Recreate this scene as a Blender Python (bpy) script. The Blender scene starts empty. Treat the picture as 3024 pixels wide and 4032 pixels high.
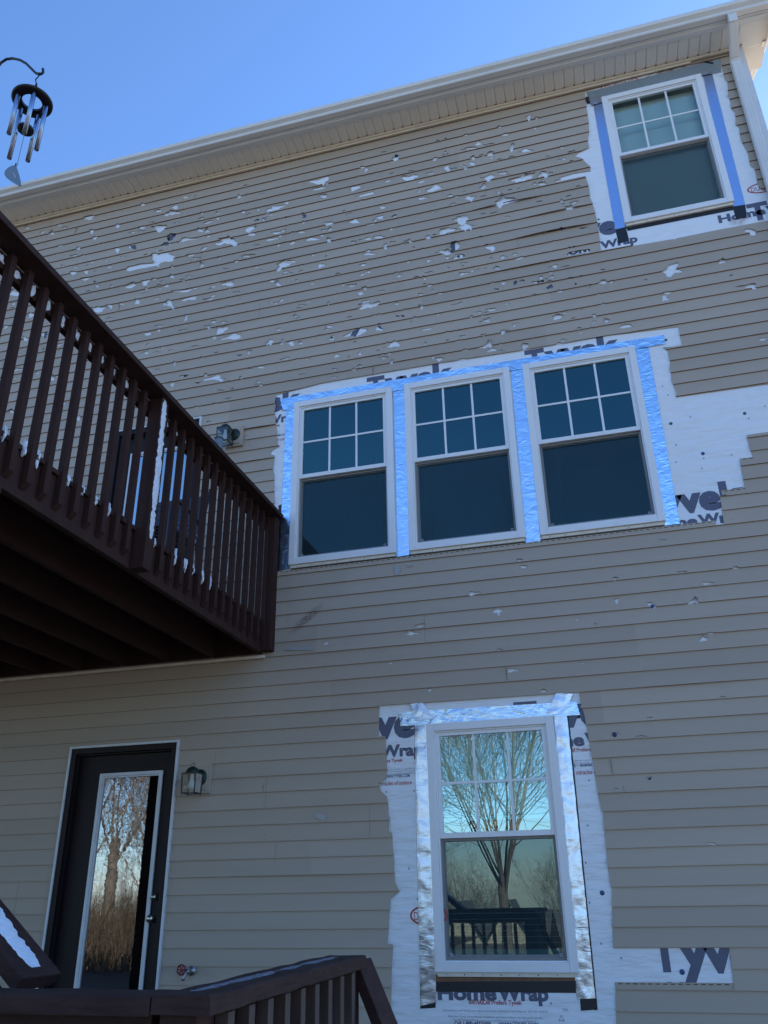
import bpy, bmesh, math, random
from mathutils import Vector, Matrix, noise
from mathutils.geometry import delaunay_2d_cdt
sc = bpy.context.scene
R = math.radians
# ------------------------------------------------------------------ camera (origin = eye point height, wall front plane y = 0)
D = 5.9324; FPX = 3201.8
YAW, PIT, ROL = -0.258649, 0.435520, -0.018703
def cam_axes():
    cy, sy, cp, sp = math.cos(YAW), math.sin(YAW), math.cos(PIT), math.sin(PIT)
    fw = Vector((sy*cp, cy*cp, sp)); rt = Vector((cy, -sy, 0)); up = rt.cross(fw)
    cr, sr = math.cos(ROL), math.sin(ROL)
    return cr*rt + sr*up, -sr*rt + cr*up, fw
RT, UP, FW = cam_axes()
cd = bpy.data.cameras.new('camera'); cam = bpy.data.objects.new('camera', cd); sc.collection.objects.link(cam)
cd.sensor_fit = 'VERTICAL'; cd.sensor_height = 36; cd.lens = FPX/4032*36
cd.clip_start = 0.05; cd.clip_end = 3000
m = Matrix.Identity(4)
for i in range(3):
    m[i][0], m[i][1], m[i][2] = RT[i], UP[i], -FW[i]
m[1][3] = -D
cam.matrix_world = m
sc.camera = cam
# ------------------------------------------------------------------ light
SUN_EL, SUN_AZ = R(31), R(30)          # azimuth measured from +Y (behind the house) towards +X
w = bpy.data.worlds.new('World'); sc.world = w; w.use_nodes = True
nt = w.node_tree; bg = nt.nodes['Background']
sky = nt.nodes.new('ShaderNodeTexSky'); sky.sky_type = 'NISHITA'; sky.sun_disc = False
sky.sun_elevation = SUN_EL; sky.sun_rotation = SUN_AZ; sky.altitude = 200; sky.air_density = 1.0; sky.dust_density = 0.25; sky.ozone_density = 8.0
nt.links.new(sky.outputs[0], bg.inputs[0]); bg.inputs[1].default_value = 0.122
sl = bpy.data.lights.new('sun', 'SUN'); sl.energy = 5.0; sl.angle = R(0.5); sl.color = (1, .93, .82)
so = bpy.data.objects.new('sun', sl); sc.collection.objects.link(so)
sd = Vector((math.sin(SUN_AZ)*math.cos(SUN_EL), math.cos(SUN_AZ)*math.cos(SUN_EL), math.sin(SUN_EL)))
so.rotation_euler = sd.to_track_quat('Z', 'Y').to_euler()
so.location = (0, 20, 30)
sc.view_settings.view_transform = 'Standard'; sc.view_settings.look = 'None'; sc.view_settings.gamma = 1
sc.view_settings.exposure = 1.4
sc.render.resolution_x = 768; sc.render.resolution_y = 1024
# ------------------------------------------------------------------ helpers
random.seed(7)
def P(x, y, out=0.0):
    """photo pixel -> point on the vertical plane `out` metres in front of the wall"""
    d = RT*((x-1512)/FPX) + UP*(-(y-2016)/FPX) + FW
    t = (D-out)/d.y
    return Vector((d.x*t, -out, d.z*t))
def W(x, y, out=0.0):
    p = P(x, y, out); return (p.x, p.z)
C = sc.collection
def tag(o, label=None, cat=None, group=None, kind=None):
    if label: o['label'] = label
    if cat: o['category'] = cat
    if group: o['group'] = group
    if kind: o['kind'] = kind
    return o
def empty(name, loc=(0, 0, 0), label=None, cat=None, group=None):
    o = bpy.data.objects.new(name, None); C.objects.link(o); o.location = loc; o.empty_display_size = .1
    return tag(o, label, cat, group)
def node_mat(name, col, rough=.6, metal=0.0, var=None, var_scale=6, var_fac=.5, stretch=(1, 1, 1), bump=0, bump_scale=40, bump_dist=.002, spec=.5, bstretch=None):
    M = bpy.data.materials.new(name); M.use_nodes = True
    n = M.node_tree.nodes; l = M.node_tree.links; b = n['Principled BSDF']
    b.inputs['Base Color'].default_value = (*col, 1); b.inputs['Roughness'].default_value = rough
    b.inputs['Metallic'].default_value = metal; b.inputs['Specular IOR Level'].default_value = spec
    tc = n.new('ShaderNodeTexCoord'); mp = n.new('ShaderNodeMapping'); mp.inputs['Scale'].default_value = stretch
    l.new(tc.outputs['Object'], mp.inputs[0])
    if var:
        no = n.new('ShaderNodeTexNoise'); no.inputs['Scale'].default_value = var_scale; no.inputs['Detail'].default_value = 6; no.inputs['Roughness'].default_value = .62
        l.new(mp.outputs[0], no.inputs[0])
        rp = n.new('ShaderNodeValToRGB'); rp.color_ramp.elements[0].position = .5-var_fac*.4; rp.color_ramp.elements[1].position = .5+var_fac*.4
        rp.color_ramp.elements[0].color = (*col, 1); rp.color_ramp.elements[1].color = (*var, 1)
        l.new(no.outputs[0], rp.inputs[0]); l.new(rp.outputs[0], b.inputs['Base Color'])
    if bump:
        mp2 = n.new('ShaderNodeMapping'); mp2.inputs['Scale'].default_value = bstretch or stretch
        l.new(tc.outputs['Object'], mp2.inputs[0])
        n2 = n.new('ShaderNodeTexNoise'); n2.inputs['Scale'].default_value = bump_scale; n2.inputs['Detail'].default_value = 5
        l.new(mp2.outputs[0], n2.inputs[0]); bp = n.new('ShaderNodeBump'); bp.inputs['Strength'].default_value = bump; bp.inputs['Distance'].default_value = bump_dist
        l.new(n2.outputs[0], bp.inputs['Height']); l.new(bp.outputs[0], b.inputs['Normal'])
    return M
class MB:
    def __init__(s): s.bm = bmesh.new(); s.mi = 0
    def face(s, pts, mi=None, smooth=False):
        vs = [s.bm.verts.new(p) for p in pts]
        try: f = s.bm.faces.new(vs)
        except ValueError: return None
        f.material_index = s.mi if mi is None else mi; f.smooth = smooth; return f
    def box(s, a, b, mi=None, mat=None, bev=0):
        x0, x1 = sorted((a[0], b[0])); y0, y1 = sorted((a[1], b[1])); z0, z1 = sorted((a[2], b[2]))
        v = [Vector((x, y, z)) for x in (x0, x1) for y in (y0, y1) for z in (z0, z1)]
        if mat is not None: v = [mat @ p for p in v]
        V = [s.bm.verts.new(p) for p in v]; fs = []
        for q in ((0, 1, 3, 2), (4, 6, 7, 5), (0, 4, 5, 1), (2, 3, 7, 6), (0, 2, 6, 4), (1, 5, 7, 3)):
            f = s.bm.faces.new([V[i] for i in q]); f.material_index = s.mi if mi is None else mi; fs.append(f)
        if bev:
            es = list({e for f in fs for e in f.edges})
            r = bmesh.ops.bevel(s.bm, geom=es, offset=bev, segments=2, profile=.6, affect='EDGES')
            for f in r['faces']: f.material_index = s.mi if mi is None else mi
        return V
    def beam(s, a, b, wd, th, up=(0, 0, 1), mi=None, bev=0):
        a = Vector(a); b = Vector(b); d = b-a; L = d.length; d.normalize(); u = Vector(up); sd_ = d.cross(u).normalized(); u = sd_.cross(d)
        M = Matrix(((sd_.x, d.x, u.x, a.x), (sd_.y, d.y, u.y, a.y), (sd_.z, d.z, u.z, a.z), (0, 0, 0, 1)))
        return s.box((-wd/2, 0, -th/2), (wd/2, L, th/2), mi, M, bev)
    def tube(s, pts, r, n=8, mi=None, caps=True, smooth=True):
        pts = [Vector(p) for p in pts]; rs = r if isinstance(r, (list, tuple)) else [r]*len(pts)
        rings = []; ref = None
        for i, p in enumerate(pts):
            d = (pts[min(i+1, len(pts)-1)]-pts[max(i-1, 0)]).normalized()
            if ref is None: ref = d.orthogonal().normalized()
            ref = (ref-d*ref.dot(d)).normalized(); b = d.cross(ref)
            rings.append([s.bm.verts.new(p+(ref*math.cos(2*math.pi*k/n)+b*math.sin(2*math.pi*k/n))*rs[i]) for k in range(n)])
        for i in range(len(pts)-1):
            for k in range(n):
                f = s.bm.faces.new((rings[i][k], rings[i][(k+1) % n], rings[i+1][(k+1) % n], rings[i+1][k])); f.smooth = smooth; f.material_index = s.mi if mi is None else mi
        if caps:
            for rg in (rings[0][::-1], rings[-1]):
                f = s.bm.faces.new(rg); f.material_index = s.mi if mi is None else mi
    def lathe(s, c, prof, n=24, axis='Z', mi=None, smooth=True):
        c = Vector(c); rings = []
        for r, h in prof:
            rg = []
            for k in range(n):
                a = 2*math.pi*k/n
                v = Vector((r*math.cos(a), r*math.sin(a), h))
                if axis == 'Y': v = Vector((v.x, v.z, v.y))
                rg.append(s.bm.verts.new(c+v))
            rings.append(rg)
        for i in range(len(rings)-1):
            for k in range(n):
                f = s.bm.faces.new((rings[i][k], rings[i][(k+1) % n], rings[i+1][(k+1) % n], rings[i+1][k])); f.smooth = smooth; f.material_index = s.mi if mi is None else mi
    def ring(s, x0, x1, z0, z1, wd, y0, y1, mi=None, bev=0.002):
        """rectangular frame: stiles between rails, butted"""
        wl, wr, wb, wt = wd if isinstance(wd, tuple) else (wd,)*4
        s.box((x0, y0, z0), (x0+wl, y1, z1), mi, bev=bev); s.box((x1-wr, y0, z0), (x1, y1, z1), mi, bev=bev)
        s.box((x0+wl, y0+.0006, z0), (x1-wr, y1, z0+wb), mi, bev=bev); s.box((x0+wl, y0+.0006, z1-wt), (x1-wr, y1, z1), mi, bev=bev)
    def build(s, name, mats, parent=None, recalc=True):
        if recalc: bmesh.ops.recalc_face_normals(s.bm, faces=s.bm.faces)
        me = bpy.data.meshes.new(name); s.bm.to_mesh(me); s.bm.free()
        for x in (mats if isinstance(mats, (list, tuple)) else [mats]): me.materials.append(x)
        o = bpy.data.objects.new(name, me); C.objects.link(o)
        if parent:
            o.parent = parent
            o.matrix_parent_inverse = parent_inv(parent)
        return o
def parent_inv(p):
    M = Matrix.Identity(4); q = p; chain = []
    while q: chain.append(q); q = q.parent
    for q in reversed(chain): M = M @ q.matrix_parent_inverse @ Matrix.LocRotScale(q.location, q.rotation_euler, q.scale)
    return M.inverted()
def copy_tree(o, parent=None):
    c = o.copy(); C.objects.link(c); c.parent = parent
    if parent: c.matrix_parent_inverse = o.matrix_parent_inverse.copy()
    for ch in list(o.children): copy_tree(ch, c)
    return c
# ------------------------------------------------------------------ materials
S = .1143
def siding_material():
    M = node_mat('vinyl_siding', (.415, .338, .262), .6, var=(.475, .395, .315), var_scale=1.6, var_fac=.8, stretch=(.25, 1, 3), bump=.25, bump_scale=160, bump_dist=.0006, bstretch=(.12, 1, 1.2), spec=.35)
    n = M.node_tree.nodes; l = M.node_tree.links; b = n['Principled BSDF']; base = b.inputs['Base Color'].links[0].from_socket
    tc = n.new('ShaderNodeTexCoord')
    sx = n.new('ShaderNodeSeparateXYZ'); l.new(tc.outputs['Object'], sx.inputs[0])
    dv_ = n.new('ShaderNodeMath'); dv_.operation = 'MULTIPLY_ADD'; dv_.inputs[1].default_value = 1/(2*S); dv_.inputs[2].default_value = -.4795; l.new(sx.outputs['Z'], dv_.inputs[0])
    fl = n.new('ShaderNodeMath'); fl.operation = 'FLOOR'; l.new(dv_.outputs[0], fl.inputs[0])
    fx = n.new('ShaderNodeMath'); fx.operation = 'MULTIPLY_ADD'; fx.inputs[1].default_value = .27; l.new(sx.outputs['X'], fx.inputs[0])
    wq = n.new('ShaderNodeTexWhiteNoise'); wq.noise_dimensions = '1D'; l.new(fl.outputs[0], wq.inputs['W']); l.new(wq.outputs['Value'], fx.inputs[2])
    ff = n.new('ShaderNodeMath'); ff.operation = 'FLOOR'; l.new(fx.outputs[0], ff.inputs[0]); cb = n.new('ShaderNodeCombineXYZ'); l.new(ff.outputs[0], cb.inputs[0]); l.new(fl.outputs[0], cb.inputs[1])
    w2 = n.new('ShaderNodeTexWhiteNoise'); w2.noise_dimensions = '2D'; l.new(cb.outputs[0], w2.inputs['Vector'])
    tn = n.new('ShaderNodeMapRange'); tn.inputs[3].default_value = .93; tn.inputs[4].default_value = 1.05; l.new(w2.outputs['Value'], tn.inputs[0])
    hv = n.new('ShaderNodeHueSaturation'); l.new(tn.outputs[0], hv.inputs['Value']); l.new(base, hv.inputs['Color']); base = hv.outputs[0]
    # reddish brown scuff, a real stain below the triple window
    a0 = P(1145, 2490); a1 = P(1272, 2378); c = (a0+a1)/2; dv = a1-a0; ang = math.atan2(dv.z, dv.x)
    mp = n.new('ShaderNodeMapping'); mp.vector_type = 'TEXTURE'; mp.inputs['Location'].default_value = c
    mp.inputs['Rotation'].default_value = (0, -ang, 0); mp.inputs['Scale'].default_value = (dv.length*.55, 1, .045)
    l.new(tc.outputs['Object'], mp.inputs[0])
    sp = n.new('ShaderNodeVectorMath'); sp.operation = 'MULTIPLY'; sp.inputs[1].default_value = (1, 0, 1); l.new(mp.outputs[0], sp.inputs[0])
    ln = n.new('ShaderNodeVectorMath'); ln.operation = 'LENGTH'; l.new(sp.outputs[0], ln.inputs[0])
    ns = n.new('ShaderNodeTexNoise'); ns.inputs['Scale'].default_value = 90; ns.inputs['Detail'].default_value = 4; l.new(tc.outputs['Object'], ns.inputs[0])
    mr = n.new('ShaderNodeMapRange'); mr.inputs[1].default_value = .35; mr.inputs[2].default_value = .62; l.new(ns.outputs[0], mr.inputs[0])
    fa = n.new('ShaderNodeMapRange'); fa.inputs[1].default_value = .3; fa.inputs[2].default_value = 1.05; fa.inputs[3].default_value = 1; fa.inputs[4].default_value = 0; l.new(ln.outputs['Value'], fa.inputs[0])
    mu = n.new('ShaderNodeMath'); mu.operation = 'MULTIPLY'; l.new(mr.outputs[0], mu.inputs[0]); l.new(fa.outputs[0], mu.inputs[1])
    m2 = n.new('ShaderNodeMath'); m2.operation = 'MULTIPLY'; m2.inputs[1].default_value = .8; l.new(mu.outputs[0], m2.inputs[0])
    mx = n.new('ShaderNodeMix'); mx.data_type = 'RGBA'; l.new(m2.outputs[0], mx.inputs['Factor']); l.new(base, mx.inputs['A']); mx.inputs['B'].default_value = (.09, .035, .03, 1)
    # fine dirt specks
    vo = n.new('ShaderNodeTexVoronoi'); vo.inputs['Scale'].default_value = 24; l.new(tc.outputs['Object'], vo.inputs[0])
    m3 = n.new('ShaderNodeMapRange'); m3.inputs[1].default_value = .05; m3.inputs[2].default_value = .09; m3.inputs[3].default_value = .7; m3.inputs[4].default_value = 0; l.new(vo.outputs['Distance'], m3.inputs[0])
    n4 = n.new('ShaderNodeTexNoise'); n4.inputs['Scale'].default_value = 1.1; l.new(tc.outputs['Object'], n4.inputs[0])
    m4 = n.new('ShaderNodeMapRange'); m4.inputs[1].default_value = .56; m4.inputs[2].default_value = .64; l.new(n4.outputs[0], m4.inputs[0])
    m5 = n.new('ShaderNodeMath'); m5.operation = 'MULTIPLY'; l.new(m3.outputs[0], m5.inputs[0]); l.new(m4.outputs[0], m5.inputs[1])
    mx2 = n.new('ShaderNodeMix'); mx2.data_type = 'RGBA'; l.new(m5.outputs[0], mx2.inputs['Factor']); l.new(mx.outputs['Result'], mx2.inputs['A']); mx2.inputs['B'].default_value = (.07, .06, .06, 1)
    l.new(mx2.outputs['Result'], b.inputs['Base Color'])
    return M
M_sid = siding_material()
M_butt = node_mat('shaded_dirty_vinyl', (.28, .135, .07), .8, var=(.15, .075, .042), var_scale=3, stretch=(.5, 1, 1))  # dirt plus painted shade for lap undersides, torn flaps and joints
def wrap_material():
    M = node_mat('house_wrap_fabric', (.85, .87, .89), .5, var=(.78, .80, .83), var_scale=9, var_fac=.9, bump=.8, bump_scale=6, bump_dist=.03, bstretch=(.6, 1, 2.4), spec=.4)
    n = M.node_tree.nodes; l = M.node_tree.links; b = n['Principled BSDF']; base = b.inputs['Base Color'].links[0].from_socket
    tc = n.new('ShaderNodeTexCoord'); ns = n.new('ShaderNodeTexNoise'); ns.inputs['Scale'].default_value = 11; ns.inputs['Detail'].default_value = 5; l.new(tc.outputs['Object'], ns.inputs[0])
    res = base
    for (px, py, rx, rz, col, lo) in ((2700, 270, .62, .10, (.24, .12, .05), .44), (2900, 330, .16, .55, (.30, .18, .12), .52), (2980, 500, .16, .35, (.30, .22, .18), .47), (2960, 860, .22, .08, (.33, .2, .13), .48), (2240, 960, .1, .1, (.5, .48, .45), .6)):
        c = P(px, py, -.022)
        mp = n.new('ShaderNodeMapping'); mp.vector_type = 'TEXTURE'; mp.inputs['Location'].default_value = c; mp.inputs['Scale'].default_value = (rx, 1, rz); l.new(tc.outputs['Object'], mp.inputs[0])
        sp = n.new('ShaderNodeVectorMath'); sp.operation = 'MULTIPLY'; sp.inputs[1].default_value = (1, 0, 1); l.new(mp.outputs[0], sp.inputs[0])
        ln = n.new('ShaderNodeVectorMath'); ln.operation = 'LENGTH'; l.new(sp.outputs[0], ln.inputs[0])
        fa = n.new('ShaderNodeMapRange'); fa.inputs[1].default_value = .4; fa.inputs[2].default_value = 1; fa.inputs[3].default_value = 1; fa.inputs[4].default_value = 0; l.new(ln.outputs['Value'], fa.inputs[0])
        mr = n.new('ShaderNodeMapRange'); mr.inputs[1].default_value = lo; mr.inputs[2].default_value = lo+.14; mr.inputs[4].default_value = .85; l.new(ns.outputs[0], mr.inputs[0])
        mu = n.new('ShaderNodeMath'); mu.operation = 'MULTIPLY'; l.new(fa.outputs[0], mu.inputs[0]); l.new(mr.outputs[0], mu.inputs[1])
        mx = n.new('ShaderNodeMix'); mx.data_type = 'RGBA'; l.new(mu.outputs[0], mx.inputs['Factor']); l.new(res, mx.inputs['A']); mx.inputs['B'].default_value = (*col, 1); res = mx.outputs['Result']
    l.new(res, b.inputs['Base Color'])
    return M
M_wrap = wrap_material()
M_white = node_mat('white_vinyl', (.80, .80, .81), .38, var=(.77, .77, .77), var_scale=5, bump=.05, bump_scale=60)
M_trimw = node_mat('white_trim', (.68, .70, .72), .4, var=(.60, .62, .63), var_scale=9)
M_cream = node_mat('cream_vinyl', (.78, .72, .60), .45, var=(.66, .60, .50), var_scale=12)
M_soff = node_mat('soffit_vinyl', (.86, .82, .74), .5, var=(.80, .76, .68), var_scale=4, var_fac=.9)
M_gut = node_mat('painted_aluminium', (.78, .77, .75), .35, var=(.64, .63, .60), var_scale=2.5, var_fac=1, stretch=(.4, 1, 1), spec=.5)
M_wood = node_mat('stained_wood', (.027, .0115, .0095), .75, spec=.2, var=(.060, .027, .022), var_scale=7, var_fac=1, stretch=(3, 3, .6), bump=.6, bump_scale=60, bump_dist=.002, bstretch=(2, 2, .25))
M_woodh = node_mat('weathered_stained_wood', (.024, .0105, .0095), .75, spec=.2, var=(.062, .034, .029), var_scale=9, var_fac=.8, stretch=(1, 1, 4), bump=.8, bump_scale=22, bump_dist=.004, bstretch=(1, 1, 4))
M_joist = node_mat('dark_joist_wood', (.038, .019, .015), .85, spec=.2, var=(.055, .028, .022), var_scale=6, stretch=(3, .5, 3))
M_door = node_mat('dark_brown_paint', (.010, .006, .008), .5, spec=.25, var=(.014, .009, .010), var_scale=4)
M_black = node_mat('black_flashing', (.012, .013, .016), .5, bump=.3, bump_scale=60, bump_dist=.001)
M_osb = node_mat('raw_sheathing_board', (.28, .15, .08), .8, var=(.10, .05, .03), var_scale=30, var_fac=.9)
M_blue = node_mat('blue_print_ink', (.10, .108, .165), .5)
M_red = node_mat('red_print_ink', (.42, .045, .05), .5)
M_grey = node_mat('grey_print_ink', (.22, .24, .32), .5)
M_snow = node_mat('snow', (.82, .86, .92), .7, var=(.68, .73, .82), var_scale=45, var_fac=.9, bump=1, bump_scale=120, bump_dist=.006)
M_lant = node_mat('verdigris_black_metal', (.018, .028, .026), .45, metal=.6, var=(.04, .065, .055), var_scale=40)
M_chrome = node_mat('polished_chime_tube', (.24, .30, .42), .2, metal=1)
M_brass = node_mat('brushed_nickel', (.6, .55, .45), .3, metal=1)
M_scr = node_mat('screen_frame_grey', (.22, .21, .2), .5)
def foil(name, wr, rough, col=(.82, .86, .9)):
    M = bpy.data.materials.new(name); M.use_nodes = True; n = M.node_tree.nodes; l = M.node_tree.links; b = n['Principled BSDF']
    b.inputs['Base Color'].default_value = (*col, 1); b.inputs['Metallic'].default_value = 1; b.inputs['Roughness'].default_value = rough
    tc = n.new('ShaderNodeTexCoord'); mp = n.new('ShaderNodeMapping'); mp.inputs['Scale'].default_value = (.8, 1, 1.5); l.new(tc.outputs['Object'], mp.inputs[0])
    n1 = n.new('ShaderNodeTexNoise'); n1.inputs['Scale'].default_value = 10; n1.inputs['Detail'].default_value = 3.5; n1.inputs['Distortion'].default_value = 2.2; l.new(mp.outputs[0], n1.inputs[0])
    n2 = n.new('ShaderNodeTexVoronoi'); n2.feature = 'SMOOTH_F1'; n2.inputs['Scale'].default_value = 38; l.new(mp.outputs[0], n2.inputs[0])
    ad = n.new('ShaderNodeMath'); ad.operation = 'MULTIPLY_ADD'; ad.inputs[1].default_value = .15; l.new(n2.outputs['Distance'], ad.inputs[0]); l.new(n1.outputs[0], ad.inputs[2])
    bp = n.new('ShaderNodeBump'); bp.inputs['Strength'].default_value = wr; bp.inputs['Distance'].default_value = .012; l.new(ad.outputs[0], bp.inputs['Height']); l.new(bp.outputs[0], b.inputs['Normal'])
    return M
M_foil = foil('foil_flashing_tape', .42, .26, (.54, .71, .88))  # blue tints of the foils put mirrored sky into the metal colour
M_foil2 = foil('smooth_foil_tape', .12, .3, (.50, .62, .85))
M_foil3 = foil('crumpled_foil_tape', .13, .27, (.58, .65, .76))
def glass_mat(name, refl, tint, through, rtint=(1, 1, 1), bump=0, bscale=4, bstretch=(1, 1, 1), rough=0.0, bdist=.01):
    """window pane: part mirror, part tinted view through"""
    M = bpy.data.materials.new(name); M.use_nodes = True; n = M.node_tree.nodes; l = M.node_tree.links; n.clear()
    out = n.new('ShaderNodeOutputMaterial'); mix = n.new('ShaderNodeMixShader'); g = n.new('ShaderNodeBsdfGlossy'); t = n.new('ShaderNodeBsdfTransparent')
    g.inputs['Color'].default_value = (*rtint, 1); g.inputs['Roughness'].default_value = rough; t.inputs['Color'].default_value = (*[c*through for c in tint], 1)
    fr = n.new('ShaderNodeFresnel'); fr.inputs['IOR'].default_value = 1.5
    mr = n.new('ShaderNodeMath'); mr.operation = 'MULTIPLY_ADD'; mr.use_clamp = True; mr.inputs[1].default_value = 1.0; mr.inputs[2].default_value = refl; l.new(fr.outputs[0], mr.inputs[0])
    l.new(mr.outputs[0], mix.inputs[0]); l.new(t.outputs[0], mix.inputs[1]); l.new(g.outputs[0], mix.inputs[2]); l.new(mix.outputs[0], out.inputs[0])
    if bump:
        tc = n.new('ShaderNodeTexCoord'); mp = n.new('ShaderNodeMapping'); mp.inputs['Scale'].default_value = bstretch; l.new(tc.outputs['Object'], mp.inputs[0])
        no = n.new('ShaderNodeTexNoise'); no.inputs['Scale'].default_value = bscale; no.inputs['Detail'].default_value = 2; l.new(mp.outputs[0], no.inputs[0])
        bp = n.new('ShaderNodeBump'); bp.inputs['Strength'].default_value = bump; bp.inputs['Distance'].default_value = bdist; l.new(no.outputs[0], bp.inputs['Height']); l.new(bp.outputs[0], g.inputs['Normal'])
    return M
G_tri = glass_mat('low_e_glass', .10, (.35, .8, .85), .7, (.38, .84, .88), .05, 2.2)
G_bot = glass_mat('reflective_low_e_glass', .34, (.6, 1, .95), 1.0, (.66, .86, .85), .015, 3)
G_top = glass_mat('shaded_low_e_glass', .10, (.84, 1, .97), 1.0, (.6, .9, .95), .02, 3)
G_door = glass_mat('wavy_door_glass', .25, (.5, .5, .5), .5, (.9, .95, 1), .028, 9, (1, 1, 2.4), 0, .004)
G_door2 = glass_mat('patio_door_glass', .42, (.4, .5, .6), .5, (.85, .95, 1), .05, 3)
def screen_mat():
    M = bpy.data.materials.new('insect_screen'); M.use_nodes = True; n = M.node_tree.nodes; l = M.node_tree.links; n.clear()
    out = n.new('ShaderNodeOutputMaterial'); mix = n.new('ShaderNodeMixShader'); d = n.new('ShaderNodeBsdfDiffuse'); t = n.new('ShaderNodeBsdfTransparent')
    d.inputs[0].default_value = (.04, .06, .07, 1); mix.inputs[0].default_value = .48
    l.new(t.outputs[0], mix.inputs[1]); l.new(d.outputs[0], mix.inputs[2]); l.new(mix.outputs[0], out.inputs[0]); return M
M_screen = screen_mat()
M_blind = node_mat('white_blind', (.72, .74, .74), .6)
M_room = node_mat('dark_room_wall', (.05, .06, .07), .9)
M_glassp = glass_mat('lantern_glass', .04, (.9, .95, .95), .9, (1, 1, 1), .1, 20)
M_bulb = node_mat('frosted_bulb', (.7, .72, .72), .4)
# ------------------------------------------------------------------ ground
g = MB(); N = 40
for (ya, za), (yb, zb_) in (((-400, -9), (-34, -6.0)), ((-34, -6.0), (-24, -2.2)), ((-24, -2.2), (-18, -1.6)), ((-18, -1.6), (90, -1.6))):
    g.face([(-200, ya, za), (200, ya, za), (200, yb, zb_), (-200, yb, zb_)])
M_gr = node_mat('winter_ground', (.44, .44, .46), .9, var=(.12, .10, .065), var_scale=.35, var_fac=.35, bump=.5, bump_scale=8, bump_dist=.05)
tag(g.build('ground', M_gr), kind='structure')
b = MB(); b.box((-14, -15, -1.62), (9, .1, -1.592))
tag(b.build('patio', node_mat('added_dark_ground', (.028, .024, .020), .9, var=(.06, .05, .04), var_scale=5)), kind='structure')  # unseen dark ground, added to cut bounce light on the lower wall
b = MB(); b.box((-60, -27, -1.625), (-5.5, -15.01, -1.57)); b.box((-60, -15, -1.625), (-14.01, 10, -1.57))
tag(b.build('forest_floor', node_mat('leaf_litter', (.07, .045, .025), .95, var=(.14, .10, .06), var_scale=3)), kind='structure')
# ------------------------------------------------------------------ house
XL, XR = -9.2, 1.985
house = empty('house', (0, 4, -1.6), 'tall tan vinyl sided house wall with hail torn holes and newly fitted white windows', 'house')
# window rectangles (outer frame, metres) taken from the photo corners
WIN = {
 'tl': (P(1163, 1588).x-.006, P(1552, 1850).x, P(1561, 2186).z+.01, P(1163, 1588).z),
 'tm': (P(1603, 1850).x, P(2038, 1790).x, P(2070, 2130).z+.01, P(1596, 1517).z),
 'tr': (P(2092, 1770).x, P(2560, 1710).x, P(2124, 2105).z+.01, P(2062, 1438).z),
 'up': (P(2414, 635).x, P(2826, 550).x, P(2455, 884).z, P(2373, 387).z),
 'lo': (P(1698, 3340).x, P(2229, 3324).x, P(1714, 3827).z, P(1682, 2852).z)}
zt = sum(WIN[k][3] for k in ('tl', 'tm', 'tr'))/3; zb = sum(WIN[k][2] for k in ('tl', 'tm', 'tr'))/3
for k in ('tl', 'tm', 'tr'): WIN[k] = (WIN[k][0], WIN[k][1], zb, zt)
DOOR = (P(278, 2948).x, P(709, 2908).x, -.99, P(500, 2927).z)
DOOR2 = (P(452, 1700).x, P(796, 1640).x, 2.02, P(790, 1642).z)
WR = -.0165     # the wrap lies 22 mm behind the front plane of the siding
# ---- large openings in the siding, outlined from the photo
def T(ox, oy, s, pts): return [(ox+x*s, oy+y*s) for x, y in pts]
o_up = T(2200, 200, .4967, [(205, 318), (218, 420), (236, 560), (240, 650), (228, 690), (240, 762), (180, 790), (120, 826), (185, 850), (250, 918), (250, 945), (120, 965), (0, 1000)]) + [(2210, 703), (2183, 708), (2186, 716), (2200, 714)] + \
  T(2200, 200, .4967, [(110, 1010), (212, 990), (240, 1080), (246, 1150), (272, 1220), (300, 1330), (312, 1392), (326, 1500), (332, 1582), (600, 1537), (915, 1484), (920, 1492), (930, 1480), (1260, 1412), (1659, 1338)]) + [(3060, 862), (3055, 760)] + \
  T(2200, 200, .4967, [(1640, 1110), (1590, 1080), (1570, 1010), (1555, 930), (1520, 900), (1500, 800), (1455, 720), (1440, 680), (1432, 600), (1404, 580), (1400, 480), (1370, 455), (1362, 400), (1345, 345), (1338, 240), (1318, 215), (1300, 150), (1282, 60), (1130, 85), (840, 150), (560, 215)])
o_tri = T(1060, 1480, .3858, [(65, 190), (55, 270), (62, 300), (50, 380), (66, 440), (62, 500), (76, 550), (75, 610), (80, 700), (105, 712), (30, 750), (0, 790), (20, 800), (52, 812), (38, 900), (30, 930), (46, 1000), (45, 1180), (50, 1290), (40, 1400), (75, 1440), (105, 1500), (70, 1560), (60, 1660), (95, 1700), (70, 1790), (62, 1850), (60, 1900), (45, 2040)]) + \
  [(2700, 2078)] + T(2600, 1250, .4069, [(618, 2000), (612, 1960), (600, 1860), (578, 1728), (640, 1722), (640, 1690), (720, 1690), (822, 1655), (812, 1600), (798, 1520), (770, 1376), (905, 1362), (895, 1330), (878, 1290), (850, 1190), (838, 1136), (1042, 1106), (1200, 1085), (1200, 610), (1042, 638), (600, 700), (152, 764), (158, 720), (130, 655), (112, 600), (104, 540), (92, 500), (95, 420), (76, 330), (62, 308), (20, 284), (120, 280), (212, 266), (205, 215), (192, 185), (178, 82), (0, 106)]) + \
  [(2396, 1318), (2063, 1376), (1745, 1425), (1469, 1472), (1268, 1506)]
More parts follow.
